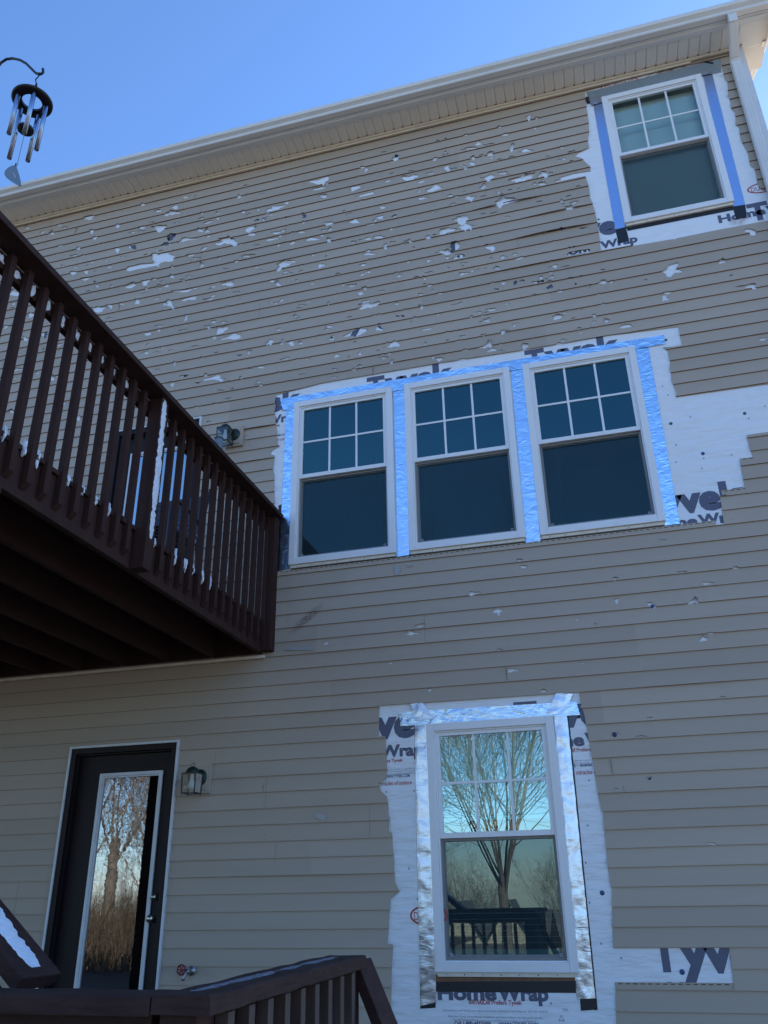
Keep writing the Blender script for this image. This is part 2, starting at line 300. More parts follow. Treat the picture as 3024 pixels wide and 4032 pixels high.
o_lo = [(1493, 2778)] + T(1400, 2650, .663, [(136, 372), (176, 378), (182, 480), (186, 580), (180, 630), (137, 655), (150, 700), (186, 735), (196, 800), (198, 860), (214, 980)]) + T(1512, 2688, .9114, [(14, 500), (20, 600), (20, 640), (34, 650), (36, 700), (42, 760), (45, 860), (66, 902), (28, 935), (22, 1000), (15, 1126), (38, 1132), (32, 1230), (28, 1500), (30, 1800), (1010, 1800), (1004, 1500), (1000, 1322), (1515, 1327), (1492, 1146), (992, 1148), (986, 1050), (986, 990), (984, 900), (966, 790), (952, 640), (946, 560), (925, 470)]) + \
  T(1400, 2650, .663, [(1470, 900), (1440, 720), (1422, 600), (1386, 400), (1362, 260), (1334, 165), (1328, 112)])
holes = []
def hole_px(pts, out=0): holes.append([W(x, y, out) for x, y in pts])
for o in (o_up, o_tri, o_lo): hole_px(o)
def rect_hole(r, e=0): holes.append([(r[0]-e, r[2]-e), (r[1]+e, r[2]-e), (r[1]+e, r[3]+e), (r[0]-e, r[3]+e)])
rect_hole(DOOR, -.004); rect_hole(DOOR2, -.004)
flaps = []
def blob(cx, cy, w_, h_, jag=.34, flap=False):
    """ragged tear: spiky outline, usually longer along the course"""
    rnd = random.Random(int(cx*13+cy*7)); n = rnd.choice((11, 12, 14, 16)); sl = -.15+.00004*cy; ph = rnd.uniform(0, 6.28); lob = rnd.choice((2, 3, 3))
    pts = []; shear = rnd.uniform(-.35, .35)
    for k in range(n):
        a = 2*math.pi*k/n+rnd.uniform(-.16, .16)
        r = .5*(1+.26*math.sin(lob*a+ph))*rnd.uniform(1-jag, 1+jag*.5)
        if rnd.random() < .16: r *= 1.35
        x, y = math.cos(a)*r*w_, math.sin(a)*r*h_
        x -= y*shear
        pts.append((cx+x, cy+y+x*sl))
    hole_px(pts)
    if flap and rnd.random() < .5: flaps.append((holes[-1], rnd.random()))
def batch(ox, oy, s, rows, k=1.36):
    for r in rows: blob(ox+r[0]*s, oy+r[1]*s, max(6, r[2]*s*k), max(6, r[3]*s*k), .25 if r[3]*s < 9 else .42, True)
batch(200, 800, .6028, [(250,90,50,25),(88,157,22,12),(430,145,30,18),(265,180,22,24),(705,158,68,34),(800,58,70,22),(758,68,36,20),(805,20,38,20),(700,45,40,18),(785,215,42,32),(750,265,42,15),(885,232,70,18),(932,230,35,10),(970,172,32,18),(1018,180,22,26),(1030,120,50,14),(1165,242,66,44),(1115,255,46,22),(1300,163,62,28),(1308,200,42,14),(1440,232,50,16),(1000,293,35,15),(1480,190,50,14),(1635,185,40,12),(910,335,42,10),(175,290,22,12),(150,340,32,12),(430,300,25,38),(530,283,45,26),(75,406,22,10),(140,452,32,20),(230,445,22,24),(225,490,50,16),(297,530,20,26),(520,535,48,30),(612,515,40,28),(783,475,25,22),(672,493,25,8),(752,536,26,14),(865,568,100,14),(920,617,60,18),(870,627,45,10),(775,655,30,40),(740,655,25,16),(560,640,30,30),(318,687,70,28),(387,672,20,24),(363,776,18,10),(303,740,20,26),(628,850,40,20),(620,972,26,18),(1160,520,60,30),(1480,522,30,28),(1515,400,66,42),(1568,375,50,14),(1290,340,60,16),(1110,822,80,34),(1190,872,115,30),(1060,770,26,14),(1430,903,40,24),(1290,968,24,20),(1568,908,34,20),(1508,912,26,10),(1630,910,20,18),(1595,733,25,16),(1065,1140,84,26),(985,400,22,28),(1100,355,12,14),(790,1178,26,22),(870,1125,50,12),(880,750,16,36),(1035,625,46,14),(1575,258,28,12),(1465,30,110,26),(1650,80,20,34),(1255,52,20,12),(1455,68,12,8),(985,62,20,8),(1293,100,14,10),(1085,62,26,10)])
batch(1600, 200, .4219, [(1140,618,36,42),(670,862,50,28),(600,905,110,22),(780,955,62,34),(985,890,34,60),(1110,925,95,30),(620,993,40,28),(622,1050,42,30),(372,1078,44,22),(383,1105,34,30),(40,1180,76,48),(135,1213,62,18),(255,1280,110,54),(780,1175,110,46),(900,1133,70,22),(1070,1192,140,54),(1150,1155,60,40),(1275,1145,80,46),(1265,1235,80,32),(1195,1237,36,20),(718,1262,40,34),(410,1347,46,22),(148,1370,74,20),(590,1375,60,44),(910,1395,120,64),(505,1570,105,54),(560,1635,80,44),(375,1655,60,20),(1245,1400,36,12),(1563,1413,60,26),(1515,1352,36,14),(1510,1460,50,24),(945,1543,40,12),(122,1295,18,20)])
batch(1600, 850, .4822, [(440,20,90,34),(490,92,70,44),(300,125,70,52),(350,120,80,30),(175,170,36,24),(18,200,34,20),(395,252,72,60),(330,290,42,34),(285,287,34,24),(430,327,66,34),(335,335,30,24),(182,358,32,20),(690,258,50,40),(788,333,38,24),(922,340,50,18),(740,423,42,26),(462,467,56,26),(640,427,16,12),(148,503,22,22),(888,543,32,22),(945,523,34,12),(1100,498,34,18),(1187,494,26,20),(1060,540,60,16),(1170,576,42,26),(1605,537,40,24),(1205,408,50,18),(740,600,26,18),(702,764,34,22),(672,832,24,16),(650,855,60,18),(165,920,62,16),(1240,820,74,30),(1290,785,24,10),(1635,850,30,26),(672,1040,40,44),(967,1060,58,48),(692,1090,56,22),(620,1068,50,12),(270,1165,50,20),(38,858,14,10),(435,710,30,12),(155,1040,20,18)])
batch(1200, 500, .24405, [(240,860,250,80),(220,980,120,50),(300,1095,110,40),(800,975,130,60),(985,685,50,60),(1480,480,100,60),(1600,800,90,50),(1000,1075,170,36),(1340,860,90,28),(1255,1283,80,40),(720,1390,80,22),(780,1515,130,56),(400,1545,110,36),(1220,1450,80,50),(1130,1500,50,36),(1440,1435,70,36),(305,1650,60,25),(400,1645,60,45),(110,1800,160,36),(385,1810,70,60),(995,1800,170,32),(1190,1770,140,36),(785,1850,60,36),(1295,1915,55,60),(1020,1985,60,30),(1040,2040,130,36)])
batch(1200, 960, .24405, [(255,340,70,70),(940,325,80,40),(1020,440,70,32),(530,480,60,25),(755,665,100,50),(890,790,60,60),(965,705,60,35),(1010,985,220,80),(975,918,140,26),(1155,950,80,40),(1480,960,50,35),(400,1325,75,40),(345,1370,70,32),(1195,1355,100,66),(820,1425,270,84),(430,1515,80,60),(1420,1625,190,76),(505,1795,120,42),(880,1765,60,56),(1280,1830,90,36),(885,1970,70,42),(1395,1895,50,40),(805,1580,40,30)])
batch(0, 800, .4219, [(120,830,90,48),(100,700,30,30),(45,1150,38,30),(235,1265,40,40),(410,1225,50,50),(285,1040,50,36),(165,1545,60,26),(465,1625,62,50),(570,1865,40,50),(100,1935,40,24),(715,2005,60,36),(855,1920,34,36),(780,1490,34,26),(665,1303,30,18),(340,1580,30,18),(550,1315,40,20),(250,225,30,20),(395,265,34,22),(600,225,30,16),(480,275,36,26)])
batch(1200, 2200, 1.0995, [(605,123,36,10),(414,238,28,12),(380,264,34,12),(77,300,10,10),(307,373,12,4),(741,398,36,10),(700,325,16,5),(855,472,26,7),(977,216,12,5),(1112,70,12,12),(1117,148,14,14),(1243,166,22,18),(1397,151,22,16),(1352,47,24,7),(1545,31,18,6),(1443,87,34,8),(1430,286,26,16),(1455,265,20,4),(1041,235,8,8),(770,4,14,8),(783,27,18,8),(996,373,8,4),(447,469,10,8)])
hole_px(T(1200, 2200, 1.0995, [(673,186),(690,178),(708,182),(706,190),(698,190),(700,203),(690,203),(690,192),(676,193)]))
batch(1512, 0, .9114, [(1585,997,36,22),(1460,1126,28,12),(1580,1233,50,16),(1215,1285,24,18),(945,1216,20,12),(985,1213,14,10),(1130,1207,12,6),(1225,1262,30,7),(1497,1190,12,8),(750,1365,36,14),(1050,1407,42,12),(460,1335,24,12),(440,1380,30,12),(962,1382,14,14),(1640,1462,40,9)])
batch(2350, 2700, .6023, [(118,318,36,22),(290,330,50,8),(345,607,24,20),(750,1031,50,18),(125,672,20,10),(820,72,26,8),(345,208,30,8)])
hole_px(T(1512, 0, .9114, [(1200,1170),(1222,1158),(1225,1145),(1268,1130),(1275,1138),(1262,1160),(1290,1165),(1285,1174),(1255,1176),(1240,1195),(1222,1195),(1218,1180)]))
hole_px(T(200, 800, .6028, [(488,425),(505,410),(540,405),(565,398),(590,392),(650,388),(672,385),(668,368),(655,362),(665,325),(700,330),(720,322),(760,316),(775,330),(800,335),(817,352),(800,358),(795,375),(765,380),(745,375),(715,385),(705,398),(690,405),(650,412),(600,422),(560,428),(520,440),(495,442)]))
hole_px(T(1600, 850, .4822, [(1310,312),(1330,292),(1400,278),(1498,266),(1502,298),(1400,312),(1330,328)]))
# dark slits: cracks that show only the shadowed gap behind
slits = T(1600, 200, .4219, [(290,835),(365,817),(555,778),(920,775),(920,772),(1207,712),(865,703),(1215,620),(735,880),(360,965),(865,1010),(985,985),(460,1093),(713,1352),(852,1295),(430,1432),(815,1507),(1605,1260),(215,1140),(700,970)]) + \
  T(1600, 850, .4822, [(188,457),(80,496),(150,552),(275,628),(1265,107),(1440,93),(1295,410),(630,967),(333,1013),(458,977),(530,817),(450,1165),(650,785),(1170,528),(1365,832),(800,935)]) + \
  T(200, 800, .6028, [(245,400),(160,415),(270,380),(360,368),(470,345),(530,187),(590,152),(900,475),(950,355),(1140,425),(690,620),(780,958),(688,972),(940,930),(1110,1222),(1185,1210),(705,798),(960,1170),(1160,1275),(1340,1183),(1370,1183),(1620,685),(1640,662),(1530,445),(615,585),(1040,558),(1215,578),(380,748),(860,825),(1130,775),(1020,800),(1560,455),(1230,990),(1515,1018),(1295,1080)])
for x, y in slits:
    rnd = random.Random(int(x*3+y)); blob(x, y, rnd.uniform(14, 34), rnd.uniform(5, 7.5), .3)
rs = random.Random(5)
def zone_ok(x, y): return y > 860-.225*x+60 and not (x > 2280 and y < 1030)
for k in range(470):      # small nicks along the lap edges and hairline tears of the upper wall
    x = rs.uniform(20, 2380); y = rs.uniform(560, 1500-.12*x+150 if x > 1000 else 1750)
    if not zone_ok(x, y): continue
    X, Z = W(x, y)
    if k % 5 < 2:
        j = math.floor(Z/S-.959); Z0 = (.959+j)*S
        wdt = rs.uniform(.012, .05); hh = rs.uniform(.004, .010)
        holes.append([(X-wdt/2, Z0-.004), (X+wdt/2, Z0-.004), (X+wdt*.42, Z0+hh*.6), (X+wdt*.1, Z0+hh), (X-wdt*.3, Z0+hh*.7)])
    elif k % 5 == 2: blob(x, y, rs.uniform(12, 28), rs.uniform(4, 6), .3)
    else: blob(x, y, rs.uniform(9, 24), rs.uniform(7, 13))
# ---- siding mesh
def inside(poly, x, y):
    c = False; n = len(poly); j = n-1
    for i in range(n):
        xi, yi = poly[i][0], poly[i][1]; xj, yj = poly[j][0], poly[j][1]
        if (yi > y) != (yj > y) and x < (xj-xi)*(y-yi)/(yj-yi)+xi: c = not c
        j = i
    return c
def cdt_cut(poly, cutters, depthf, mb, mi=0):
    """triangulate poly minus the cutters (any winding) and lift it with depthf"""
    pts = []; edges = []
    for c in [poly]+cutters:
        b = len(pts); pts += [Vector((p[0], p[1])) for p in c]; edges += [(b+i, b+(i+1) % len(c)) for i in range(len(c))]
    vo, eo, fo, _, _, _ = delaunay_2d_cdt(pts, edges, [], 0, 1e-6)
    bb = [(min(p[0] for p in c), max(p[0] for p in c), min(p[1] for p in c), max(p[1] for p in c)) for c in cutters]
    vm = {}; ec = {}
    def gv(i):
        if i not in vm: vm[i] = mb.bm.verts.new(depthf(vo[i].x, vo[i].y))
        return vm[i]
    for f in fo:
        cx = sum(vo[i].x for i in f)/len(f); cy = sum(vo[i].y for i in f)/len(f)
        if not inside(poly, cx, cy): continue
        if any(q[0] <= cx <= q[1] and q[2] <= cy <= q[3] and inside(c, cx, cy) for q, c in zip(bb, cutters)): continue
        fc = mb.bm.faces.new([gv(i) for i in f]); fc.material_index = mi
        for a, b in zip(f, list(f[1:])+[f[0]]): ec[frozenset((a, b))] = ec.get(frozenset((a, b)), 0)+1
    return [(tuple(e), vo) for e, c in ec.items() if c == 1]
bulge = []
for (a, b, amp) in (((1850, 820), (2150, 742), .018), ((2050, 870), (2360, 800), .010), ((2000, 955), (2350, 895), .02), ((1850, 1060), (2380, 985), .010), ((700, 3466), (1560, 3437), .007), ((2350, 2717), (3024, 2672), .006), ((1060, 2814), (1500, 2776), .006), ((900, 1720), (1120, 1685), .012), ((900, 1850), (1100, 1810), .008)):
    A = P(*a); B = P(*b); j = round(((A.z+B.z)/2)/S-.959); bulge.append((j, A.x, B.x, amp))
sid = MB()
j0, j1 = -22, 63
soff_z = 7.245
for j in range(j0, j1):
    z0 = (.959+j)*S; z1 = z0+S+.008
    if z0 > soff_z: break
    z1 = min(z1, soff_z+.003)
    xs = [XL+i*.09 for i in range(int((XR-XL)/.09)+1)]+[XR]
    cut = [h for h in holes if max(p[1] for p in h) > z0-.001 and min(p[1] for p in h) < z1+.001]
    bl = [q for q in bulge if q[0] == j]
    def df(x, v, z0=z0, z1=z1, j=j, bl=bl):
        t = max(0, min(1, (v-z0)/(z1-z0))); nz = noise.noise(Vector((x*1.3, j*7.3, 0)))
        y = .0005+.0125*t+nz*.0022*(1-t)
        for q in bl:
            if q[1] < x < q[2]: y -= q[3]*math.sin(math.pi*(x-q[1])/(q[2]-q[1]))*(1-t)
        z = v+(noise.noise(Vector((x*.9, j*3.1, 5)))*.0022 if t < .02 else 0)
        return Vector((x, y, z))
    poly = [(x, z0) for x in xs]+[(x, z1) for x in reversed(xs)]
    be = cdt_cut(poly, cut, df, sid)
    for (a, b), vo in be:
        A, B = vo[a], vo[b]
        if A.y > z1-.0005 and B.y > z1-.0005: continue
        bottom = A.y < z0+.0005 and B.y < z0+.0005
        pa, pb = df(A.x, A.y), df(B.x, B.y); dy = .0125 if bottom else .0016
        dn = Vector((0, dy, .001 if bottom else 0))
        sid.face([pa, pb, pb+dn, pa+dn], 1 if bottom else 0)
for (x, y, n_) in ((1995, 2660, 2), (1100*1.098, 2900, 0), (1468, 1445, 2), (2413, 3050, 1), (1036, 3105, .5), (300, 900, 1.2), (470, 1200, 1), (350, 1640, 1), (2450, 3060, .3)):
    p = P(x, y)
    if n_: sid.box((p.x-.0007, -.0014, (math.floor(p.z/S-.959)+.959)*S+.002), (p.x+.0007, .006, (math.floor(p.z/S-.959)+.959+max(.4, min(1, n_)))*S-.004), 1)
for h, q in flaps:
    cz = sum(p[1] for p in h)/len(h); cxm = sum(p[0] for p in h)/len(h); hh = max(p[1] for p in h)-cz
    up_ = [p for p in h if p[1] > cz+.15*hh]
    up_.sort(key=lambda p: p[0])
    for a, b in zip(up_, up_[1:]):
        def dep(p): t = ((p[1]/S-.959) % 1); return .0005+.0125*t-.0006
        d1 = hh*(.25+.35*q)*(.5+abs(noise.noise(Vector((a[0]*60, a[1]*60, 0))))); d2 = hh*(.25+.35*q)*(.5+abs(noise.noise(Vector((b[0]*60, b[1]*60, 0)))))
        sid.face([(a[0], dep(a), a[1]+.001), (b[0], dep(b), b[1]+.001), (b[0]+.1*d2, dep(b)-min(.012, d2*.8), b[1]-d2*.45), (a[0]+.1*d1, dep(a)-min(.012, d1*.8), a[1]-d1*.45)], 0 if q > .5 else 1)  # browner flaps have their underside shade put into the colour
rj = random.Random(11)
for k in range(34):
    j = rj.randrange(-6, 62, 2); x_ = rj.uniform(-6, 1.6); z_ = (.959+j)*S
    c_ = (x_, z_+S)
    if any(inside(h, c_[0]+dx_, c_[1]+dz_) for h in holes[:3] for dx_ in (-.1, .1) for dz_ in (-.15, .15)): continue
    if any(r_[0]-.1 < x_ < r_[1]+.1 and r_[2]-.3 < z_ < r_[3]+.1 for r_ in list(WIN.values())+[DOOR, DOOR2]): continue
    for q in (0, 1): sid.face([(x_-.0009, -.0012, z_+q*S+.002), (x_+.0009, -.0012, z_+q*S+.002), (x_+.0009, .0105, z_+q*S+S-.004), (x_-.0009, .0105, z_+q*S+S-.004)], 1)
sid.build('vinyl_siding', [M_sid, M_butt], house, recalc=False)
# ---- nail hems of exposed courses (perforated strips) and vertical panel joints
def hem(pl, pr, hgt=.034):
    hm = MB()
    a = P(*pl, -.012); b = P(*pr, -.012); z = (a.z+b.z)/2
    hm.box((a.x, .010, z-.004), (b.x, .0125, z+hgt), 0)
    x = a.x+.02
    while x < b.x-.04:
        hm.box((x, .0085, z+hgt-.011), (x+.026, .0099, z+hgt-.0065), 1); x += .044
    hm.build('siding_nail_hem', [M_sid, M_black], house)
hem((1075, 2266), (2820, 2068)); hem((2424, 3893), (2895, 3895)); hem((2842, 1944), (3060, 1925)); hem((2914, 1812), (3060, 1800), .02); hem((2942, 1722), (3060, 1708), .02)
# ---- house wrap sheet with window openings
wr = MB(); op = []
for k, r in WIN.items(): op.append([(r[0]+.02, r[2]+.02), (r[1]-.02, r[2]+.02), (r[1]-.02, r[3]-.02), (r[0]+.02, r[3]-.02)])
for r in (DOOR, DOOR2): op.append([(r[0]+.02, r[2]+.02), (r[1]-.02, r[2]+.02), (r[1]-.02, r[3]-.02), (r[0]+.02, r[3]-.02)])
cdt_cut([(XL, -1.6), (XR+.05, -1.6), (XR+.05, 7.3), (XL, 7.3)], op, lambda x, z: Vector((x, .0165, z)), wr)
wr.build('house_wrap', M_wrap, house, recalc=False)
# wrinkled free-hanging wrap around the lower and upper window
def sheet(pxpts, nx, nz, amp, name, mat, off=.004, seed=0, freq=9, rib=0):
    """quad sheet TL,TR,BR,BL on the wrap plane with small real wrinkles"""
    q = [P(x, y, WR) for x, y in pxpts]; b = MB(); V = []
    for i in range(nz+1):
        t = i/nz; row = []
        for k in range(nx+1):
            s_ = k/nx; p = (q[0]*(1-s_)+q[1]*s_)*(1-t)+(q[3]*(1-s_)+q[2]*s_)*t
            h = noise.noise(Vector((p.x*freq, seed, p.z*freq)))*amp + noise.noise(Vector((p.x*freq*2.6, seed+5, p.z*freq*2.6)))*amp*.5
            if rib: h += abs(noise.noise(Vector((p.x*rib, seed+9, p.z*rib*.15))))*amp
            ed = min(1, min(k, nx-k)*1.2); jx = noise.noise(Vector((p.z*30, seed+k*.3, 2)))*.003 if k in (0, nx) else 0
            row.append(b.bm.verts.new((p.x+jx, .0165-off-max(0, h+amp*.5)*(.35+.65*ed), p.z)))
        V.append(row)
    for i in range(nz):
        for k in range(nx):
            f = b.bm.faces.new((V[i][k], V[i][k+1], V[i+1][k+1], V[i+1][k])); f.smooth = True
    bmesh.ops.recalc_face_normals(b.bm, faces=b.bm.faces)
    o = b.build(name, mat, house, recalc=False); return o
# tapes ------------------------------------------------------------
def tape(px, mat=M_foil, nx=8, nz=40, amp=.0022, off=.004, seed=0, label=None, name='flashing_tape', freq=22, rib=0):
    o = sheet(px, nx, nz, amp, name, mat, off, seed, freq, rib)
    if label: o['label'] = label
    return o
tape([(1128, 1596), (1175, 1588), (1152, 2238), (1098, 2250)], seed=1, nz=70, amp=.004, rib=60)
tape([(1548, 1536), (1600, 1524), (1612, 2186), (1562, 2193)], seed=2, nz=60)
tape([(2009, 1444), (2068, 1436), (2128, 2131), (2070, 2138)], seed=3, nz=60)
tape([(2500, 1362), (2552, 1358), (2677, 2063), (2617, 2071)], seed=4, nz=60)
tape([(1103, 1573), (2614, 1321), (2619, 1356), (1116, 1618)], seed=5, nx=150, nz=8, off=.008, freq=16, amp=.003)
tape([(2336, 412), (2374, 404), (2466, 894), (2423, 905)], M_foil2, seed=6, amp=.0006, freq=6)
tape([(2768, 298), (2804, 292), (2934, 807), (2882, 815)], M_foil2, seed=7, amp=.0006, freq=6)
tape([(2308, 366), (2838, 232), (2838, 285), (2326, 408)], M_foil, seed=8, nx=40, nz=6, off=.0075, amp=.0008)
tape([(1632, 2812), (1694, 2812), (1718, 3946), (1656, 3960)], M_foil3, seed=11, nz=110, amp=.0032, rib=60, freq=12)
tape([(2180, 2818), (2233, 2816), (2344, 3930), (2272, 3934)], M_foil3, seed=12, nz=110, amp=.003, rib=60, freq=12)
tape([(1572, 2806), (2268, 2763), (2285, 2816), (1577, 2860)], M_foil, seed=13, nx=90, nz=8, off=.009, amp=.003)
tape([(1617, 2774), (1664, 2766), (1713, 2832), (1634, 2842)], M_foil3, seed=14, nx=10, nz=10, off=.013, amp=.003)
tape([(2190, 2731), (2256, 2734), (2224, 2817), (2150, 2810)], M_foil3, seed=15, nx=10, nz=10, off=.013, amp=.003)
tape([(2318, 392), (2368, 378), (2374, 404), (2330, 420)], M_foil3, seed=21, nx=12, nz=8, off=.010, amp=.004, freq=40)
tape([(2738, 292), (2800, 277), (2806, 293), (2744, 306)], M_foil3, seed=22, nx=14, nz=6, off=.010, amp=.004, freq=40)
def flash(px, seed=0, mat=M_black, off=.0015, name='black_flashing_strip'): return sheet(px, 6, 6, .0006, name, mat, off, seed)
flash([(2462, 884), (2886, 803), (2891, 827), (2471, 910)]); flash([(2423, 905), (2464, 893), (2477, 947), (2436, 961)], 1, off=.0026); flash([(2884, 813), (2934, 806), (2941, 856), (2898, 864)], 2, off=.0026)
flash([(2303, 386), (2318, 383), (2326, 408), (2311, 412)], 3, off=.01); flash([(2768, 241), (2809, 250), (2808, 255), (2767, 247)], 4, off=.0105)
flash([(1097, 1990), (1112, 1985), (1106, 2250), (1090, 2254)], 5, off=.001)
flash([(1147, 2234), (2676, 2064), (2678, 2077), (1147, 2253)], 6)
flash([(2226, 2820), (2240, 2820), (2354, 3976), (2340, 3978)], 7, off=.0012); flash([(1648, 2900), (1660, 2900), (1662, 3968), (1654, 3970)], 8, off=.0012)
flash([(1714, 3862), (2280, 3859), (2280, 3910), (1714, 3905)], 9); flash([(1655, 3950), (1716, 3945), (1716, 3968), (1655, 3972)], 10, off=.0022); flash([(2284, 3930), (2347, 3928), (2354, 3975), (2287, 3980)], 11, off=.0022)
flash([(2252, 2762), (2290, 2790), (2296, 2826), (2270, 2830)], 12, off=.0008)
flash([(1714, 3838), (2280, 3836), (2280, 3862), (1714, 3865)], 13, M_osb, .0018, 'exposed_sheathing')
# ---- printed lettering
fonts = {}
def add_text(bmx, body, left, width=None, cap=.1, right=None, mi=0, shear=0, bold=.012, y=.0150):
    """left: (x,z) metres of the baseline start on the wrap"""
    cu = bpy.data.curves.new('t', 'FONT'); cu.body = body; cu.size = 1; cu.offset = bold; cu.shear = shear; cu.resolution_u = 3; cu.fill_mode = 'FRONT'
    ob = bpy.data.objects.new('t', cu); C.objects.link(ob); dg = bpy.context.evaluated_depsgraph_get()
    me = bpy.data.meshes.new_from_object(ob.evaluated_get(dg)); C.objects.unlink(ob); bpy.data.objects.remove(ob); bpy.data.curves.remove(cu)
    xs = [v.co.x for v in me.vertices]; x0, x1 = min(xs), max(xs); sx = (width/(x1-x0)); sz = cap/.73
    mp = {}
    for v in me.vertices: mp[v.index] = bmx.bm.verts.new((left[0]+(v.co.x-x0)*sx, y, left[1]+v.co.y*sz))
    for f in me.polygons:
        cxx = left[0]+(f.center.x-x0)*sx; czz = left[1]+f.center.y*sz
        if any(r_[0]+.015 < cxx < r_[1]-.015 and r_[2]+.015 < czz < r_[3]-.015 for r_ in WIN.values()): continue
        try: fc = bmx.bm.faces.new([mp[i] for i in f.vertices]); fc.material_index = mi
        except ValueError: pass
    bpy.data.meshes.remove(me)
pr = MB()
def at(px, py): return W(px, py, WR)
def tyvek(x, z): add_text(pr, 'T', (x, z), .166, .188, bold=.045); add_text(pr, 'yvek', (x+.163, z), .635, .212, bold=.05)
def homewrap(x, z, cap=.083): add_text(pr, 'Home', (x, z), .382, cap, bold=.045); add_text(pr, 'Wrap', (x+.386, z), .322, cap, bold=.045)
def nascar(x, z):   # x = left of the bars
    for i in range(5): pr.face([(x+i*.009, .0150, z), (x+i*.009+.005, .0150, z), (x+i*.009+.009, .0150, z+.027), (x+i*.009+.004, .0150, z+.027)], 1)
    add_text(pr, 'NASCAR', (x+.048, z), .089, .027, mi=1, shear=.3, bold=.03, y=.0149); add_text(pr, 'Prefers Tyvek', (x+.146, z), .191, .0255, mi=1, bold=.02)
def small(x, z, wd, body, cap=.011): add_text(pr, body, (x, z), wd*.85, cap, mi=2, bold=0)
def web(x, z, n=1): add_text(pr, 'Call 1-800-44TYVEK      WWW.TYVEK.COM', (x, z), .527, .022, bold=.03)
def science(x, z): add_text(pr, 'The miracles of science', (x, z), .306, .031, mi=1, shear=.25, bold=.008)
def oval(x, z, w_, h_, body='DUPONT'):
    n = 40; pts = [(x+math.cos(2*math.pi*k/n)*w_/2, z+math.sin(2*math.pi*k/n)*h_/2) for k in range(n)]
    for k in range(n):
        a, b = pts[k], pts[(k+1) % n]; f = .90
        ia = (x+(a[0]-x)*(1-.012/w_*2), z+(a[1]-z)*(1-.012/h_*2)); ib = (x+(b[0]-x)*(1-.012/w_*2), z+(b[1]-z)*(1-.012/h_*2))
        pr.face([(a[0], .0150, a[1]), (b[0], .0150, b[1]), (ib[0], .0150, ib[1]), (ia[0], .0150, ia[1])], 1)
    add_text(pr, body, (x-w_*.39, z-h_*.22), w_*.78, h_*.42, mi=1, bold=-.004, y=.0149)
# lower window, bottom
a = at(1724, 3934); homewrap(a[0], a[1]); nascar(at(1846, 3951)[0], at(1846, 3951)[1]-.004)
FP = 'Tyvek HomeWrap must be installed according to guidelines'
b_ = at(1745, 3981); small(b_[0], b_[1], .78, 'HomeWrap and Tyvek are registered marks  Building Code Reports  ICC ES  CCMC'); b_ = at(1765, 4008); small(b_[0], b_[1]+.004, .70, 'Read the Tyvek HomeWrap installation guidelines before starting work on site'); small(b_[0]+.03, b_[1]-.014, .62, FP)
b_ = at(1790, 4036); web(b_[0], b_[1]); b_ = at(2216, 3981); small(b_[0], b_[1], .04, 'USA', .016)
tx, tz = at(2200, 4020)
for k in range(3):
    cs = [(tx, tz), (tx+.036, tz), (tx+.018, tz+.034)]; p0, p1 = cs[k], cs[(k+1) % 3]; cx_, cz_ = tx+.018, tz+.0113
    q0 = (p0[0]*.72+cx_*.28, p0[1]*.72+cz_*.28); q1 = (p1[0]*.72+cx_*.28, p1[1]*.72+cz_*.28)
    pr.face([(p0[0], .0150, p0[1]), (p1[0], .0150, p1[1]), (q1[0], .0150, q1[1]), (q0[0], .0150, q0[1])], 2)
# lower window row
zrow = at(1589, 2898)[1]; xe = at(1589, 2898)[0]; tyvek(xe-.66*.80, zrow)
xt = at(2021, 2766)[0]; tyvek(xt, zrow)
zh = at(1530, 2979)[1]; homewrap(at(1495, 2979)[0]-.384, zh); homewrap(at(2252, 2932)[0]-.295, zh)
zn = at(1586, 2999)[1]; nascar(at(1588, 2999)[0]-.34, zn); nascar(at(2270, 2950)[0]-.146, zn)
zs = at(1580, 3030)[1]
for q in range(3): small(at(1520, 3030)[0]-.3, zs-.016*q, .62, FP); small(at(2255, 3000)[0]-.1, zs-.016*q-.01, .62, FP)
add_text(pr, 'WWW.TYVEK.COM', (at(1514, 3064)[0], at(1514, 3064)[1]), .188, .021, bold=.03); add_text(pr, '44TYVEK    WWW.TYVEK.COM', (at(2254, 3020)[0]-.08, at(2254, 3022)[1]), .357, .021, bold=.03)
science(at(1485, 3095)[0]-.047, at(1494, 3094)[1]); science(at(2268, 3050)[0]-.055, at(2268, 3050)[1])
oval(at(1660, 3605)[0]+.05, at(1640, 3605)[1], .26, .13)
# lower right patch
xt = at(2630, 3820)[0]; tyvek(xt-.088, at(2630, 3820)[1]); homewrap(at(2626, 3866)[0], at(2626, 3866)[1]-.083)
# triple window
xv = at(2728, 2013)[0]; tyvek(xv-.5*.80, at(2728, 2012)[1]); xw = at(2750, 2062)[0]; homewrap(xw-.384, at(2783, 2064)[1])
zt_ = at(1470, 1483)[1]-.19; xt = at(1444, 1486)[0]; per = at(2063, 1375)[0]-xt
for q in (-1, 0, 1, 2): tyvek(xt+per*q, zt_)
zz = at(1100, 1663)[1]; homewrap(at(1088, 1663)[0]-.384-.105, zz); nascar(at(1104, 1672)[0]-.34, zz-.042)
add_text(pr, 'WWW.TYVEK.COM', (at(1092, 1719)[0]-.10, at(1092, 1719)[1]), .188, .021, bold=.03); science(at(1092, 1737)[0]-.19, at(1092, 1737)[1])
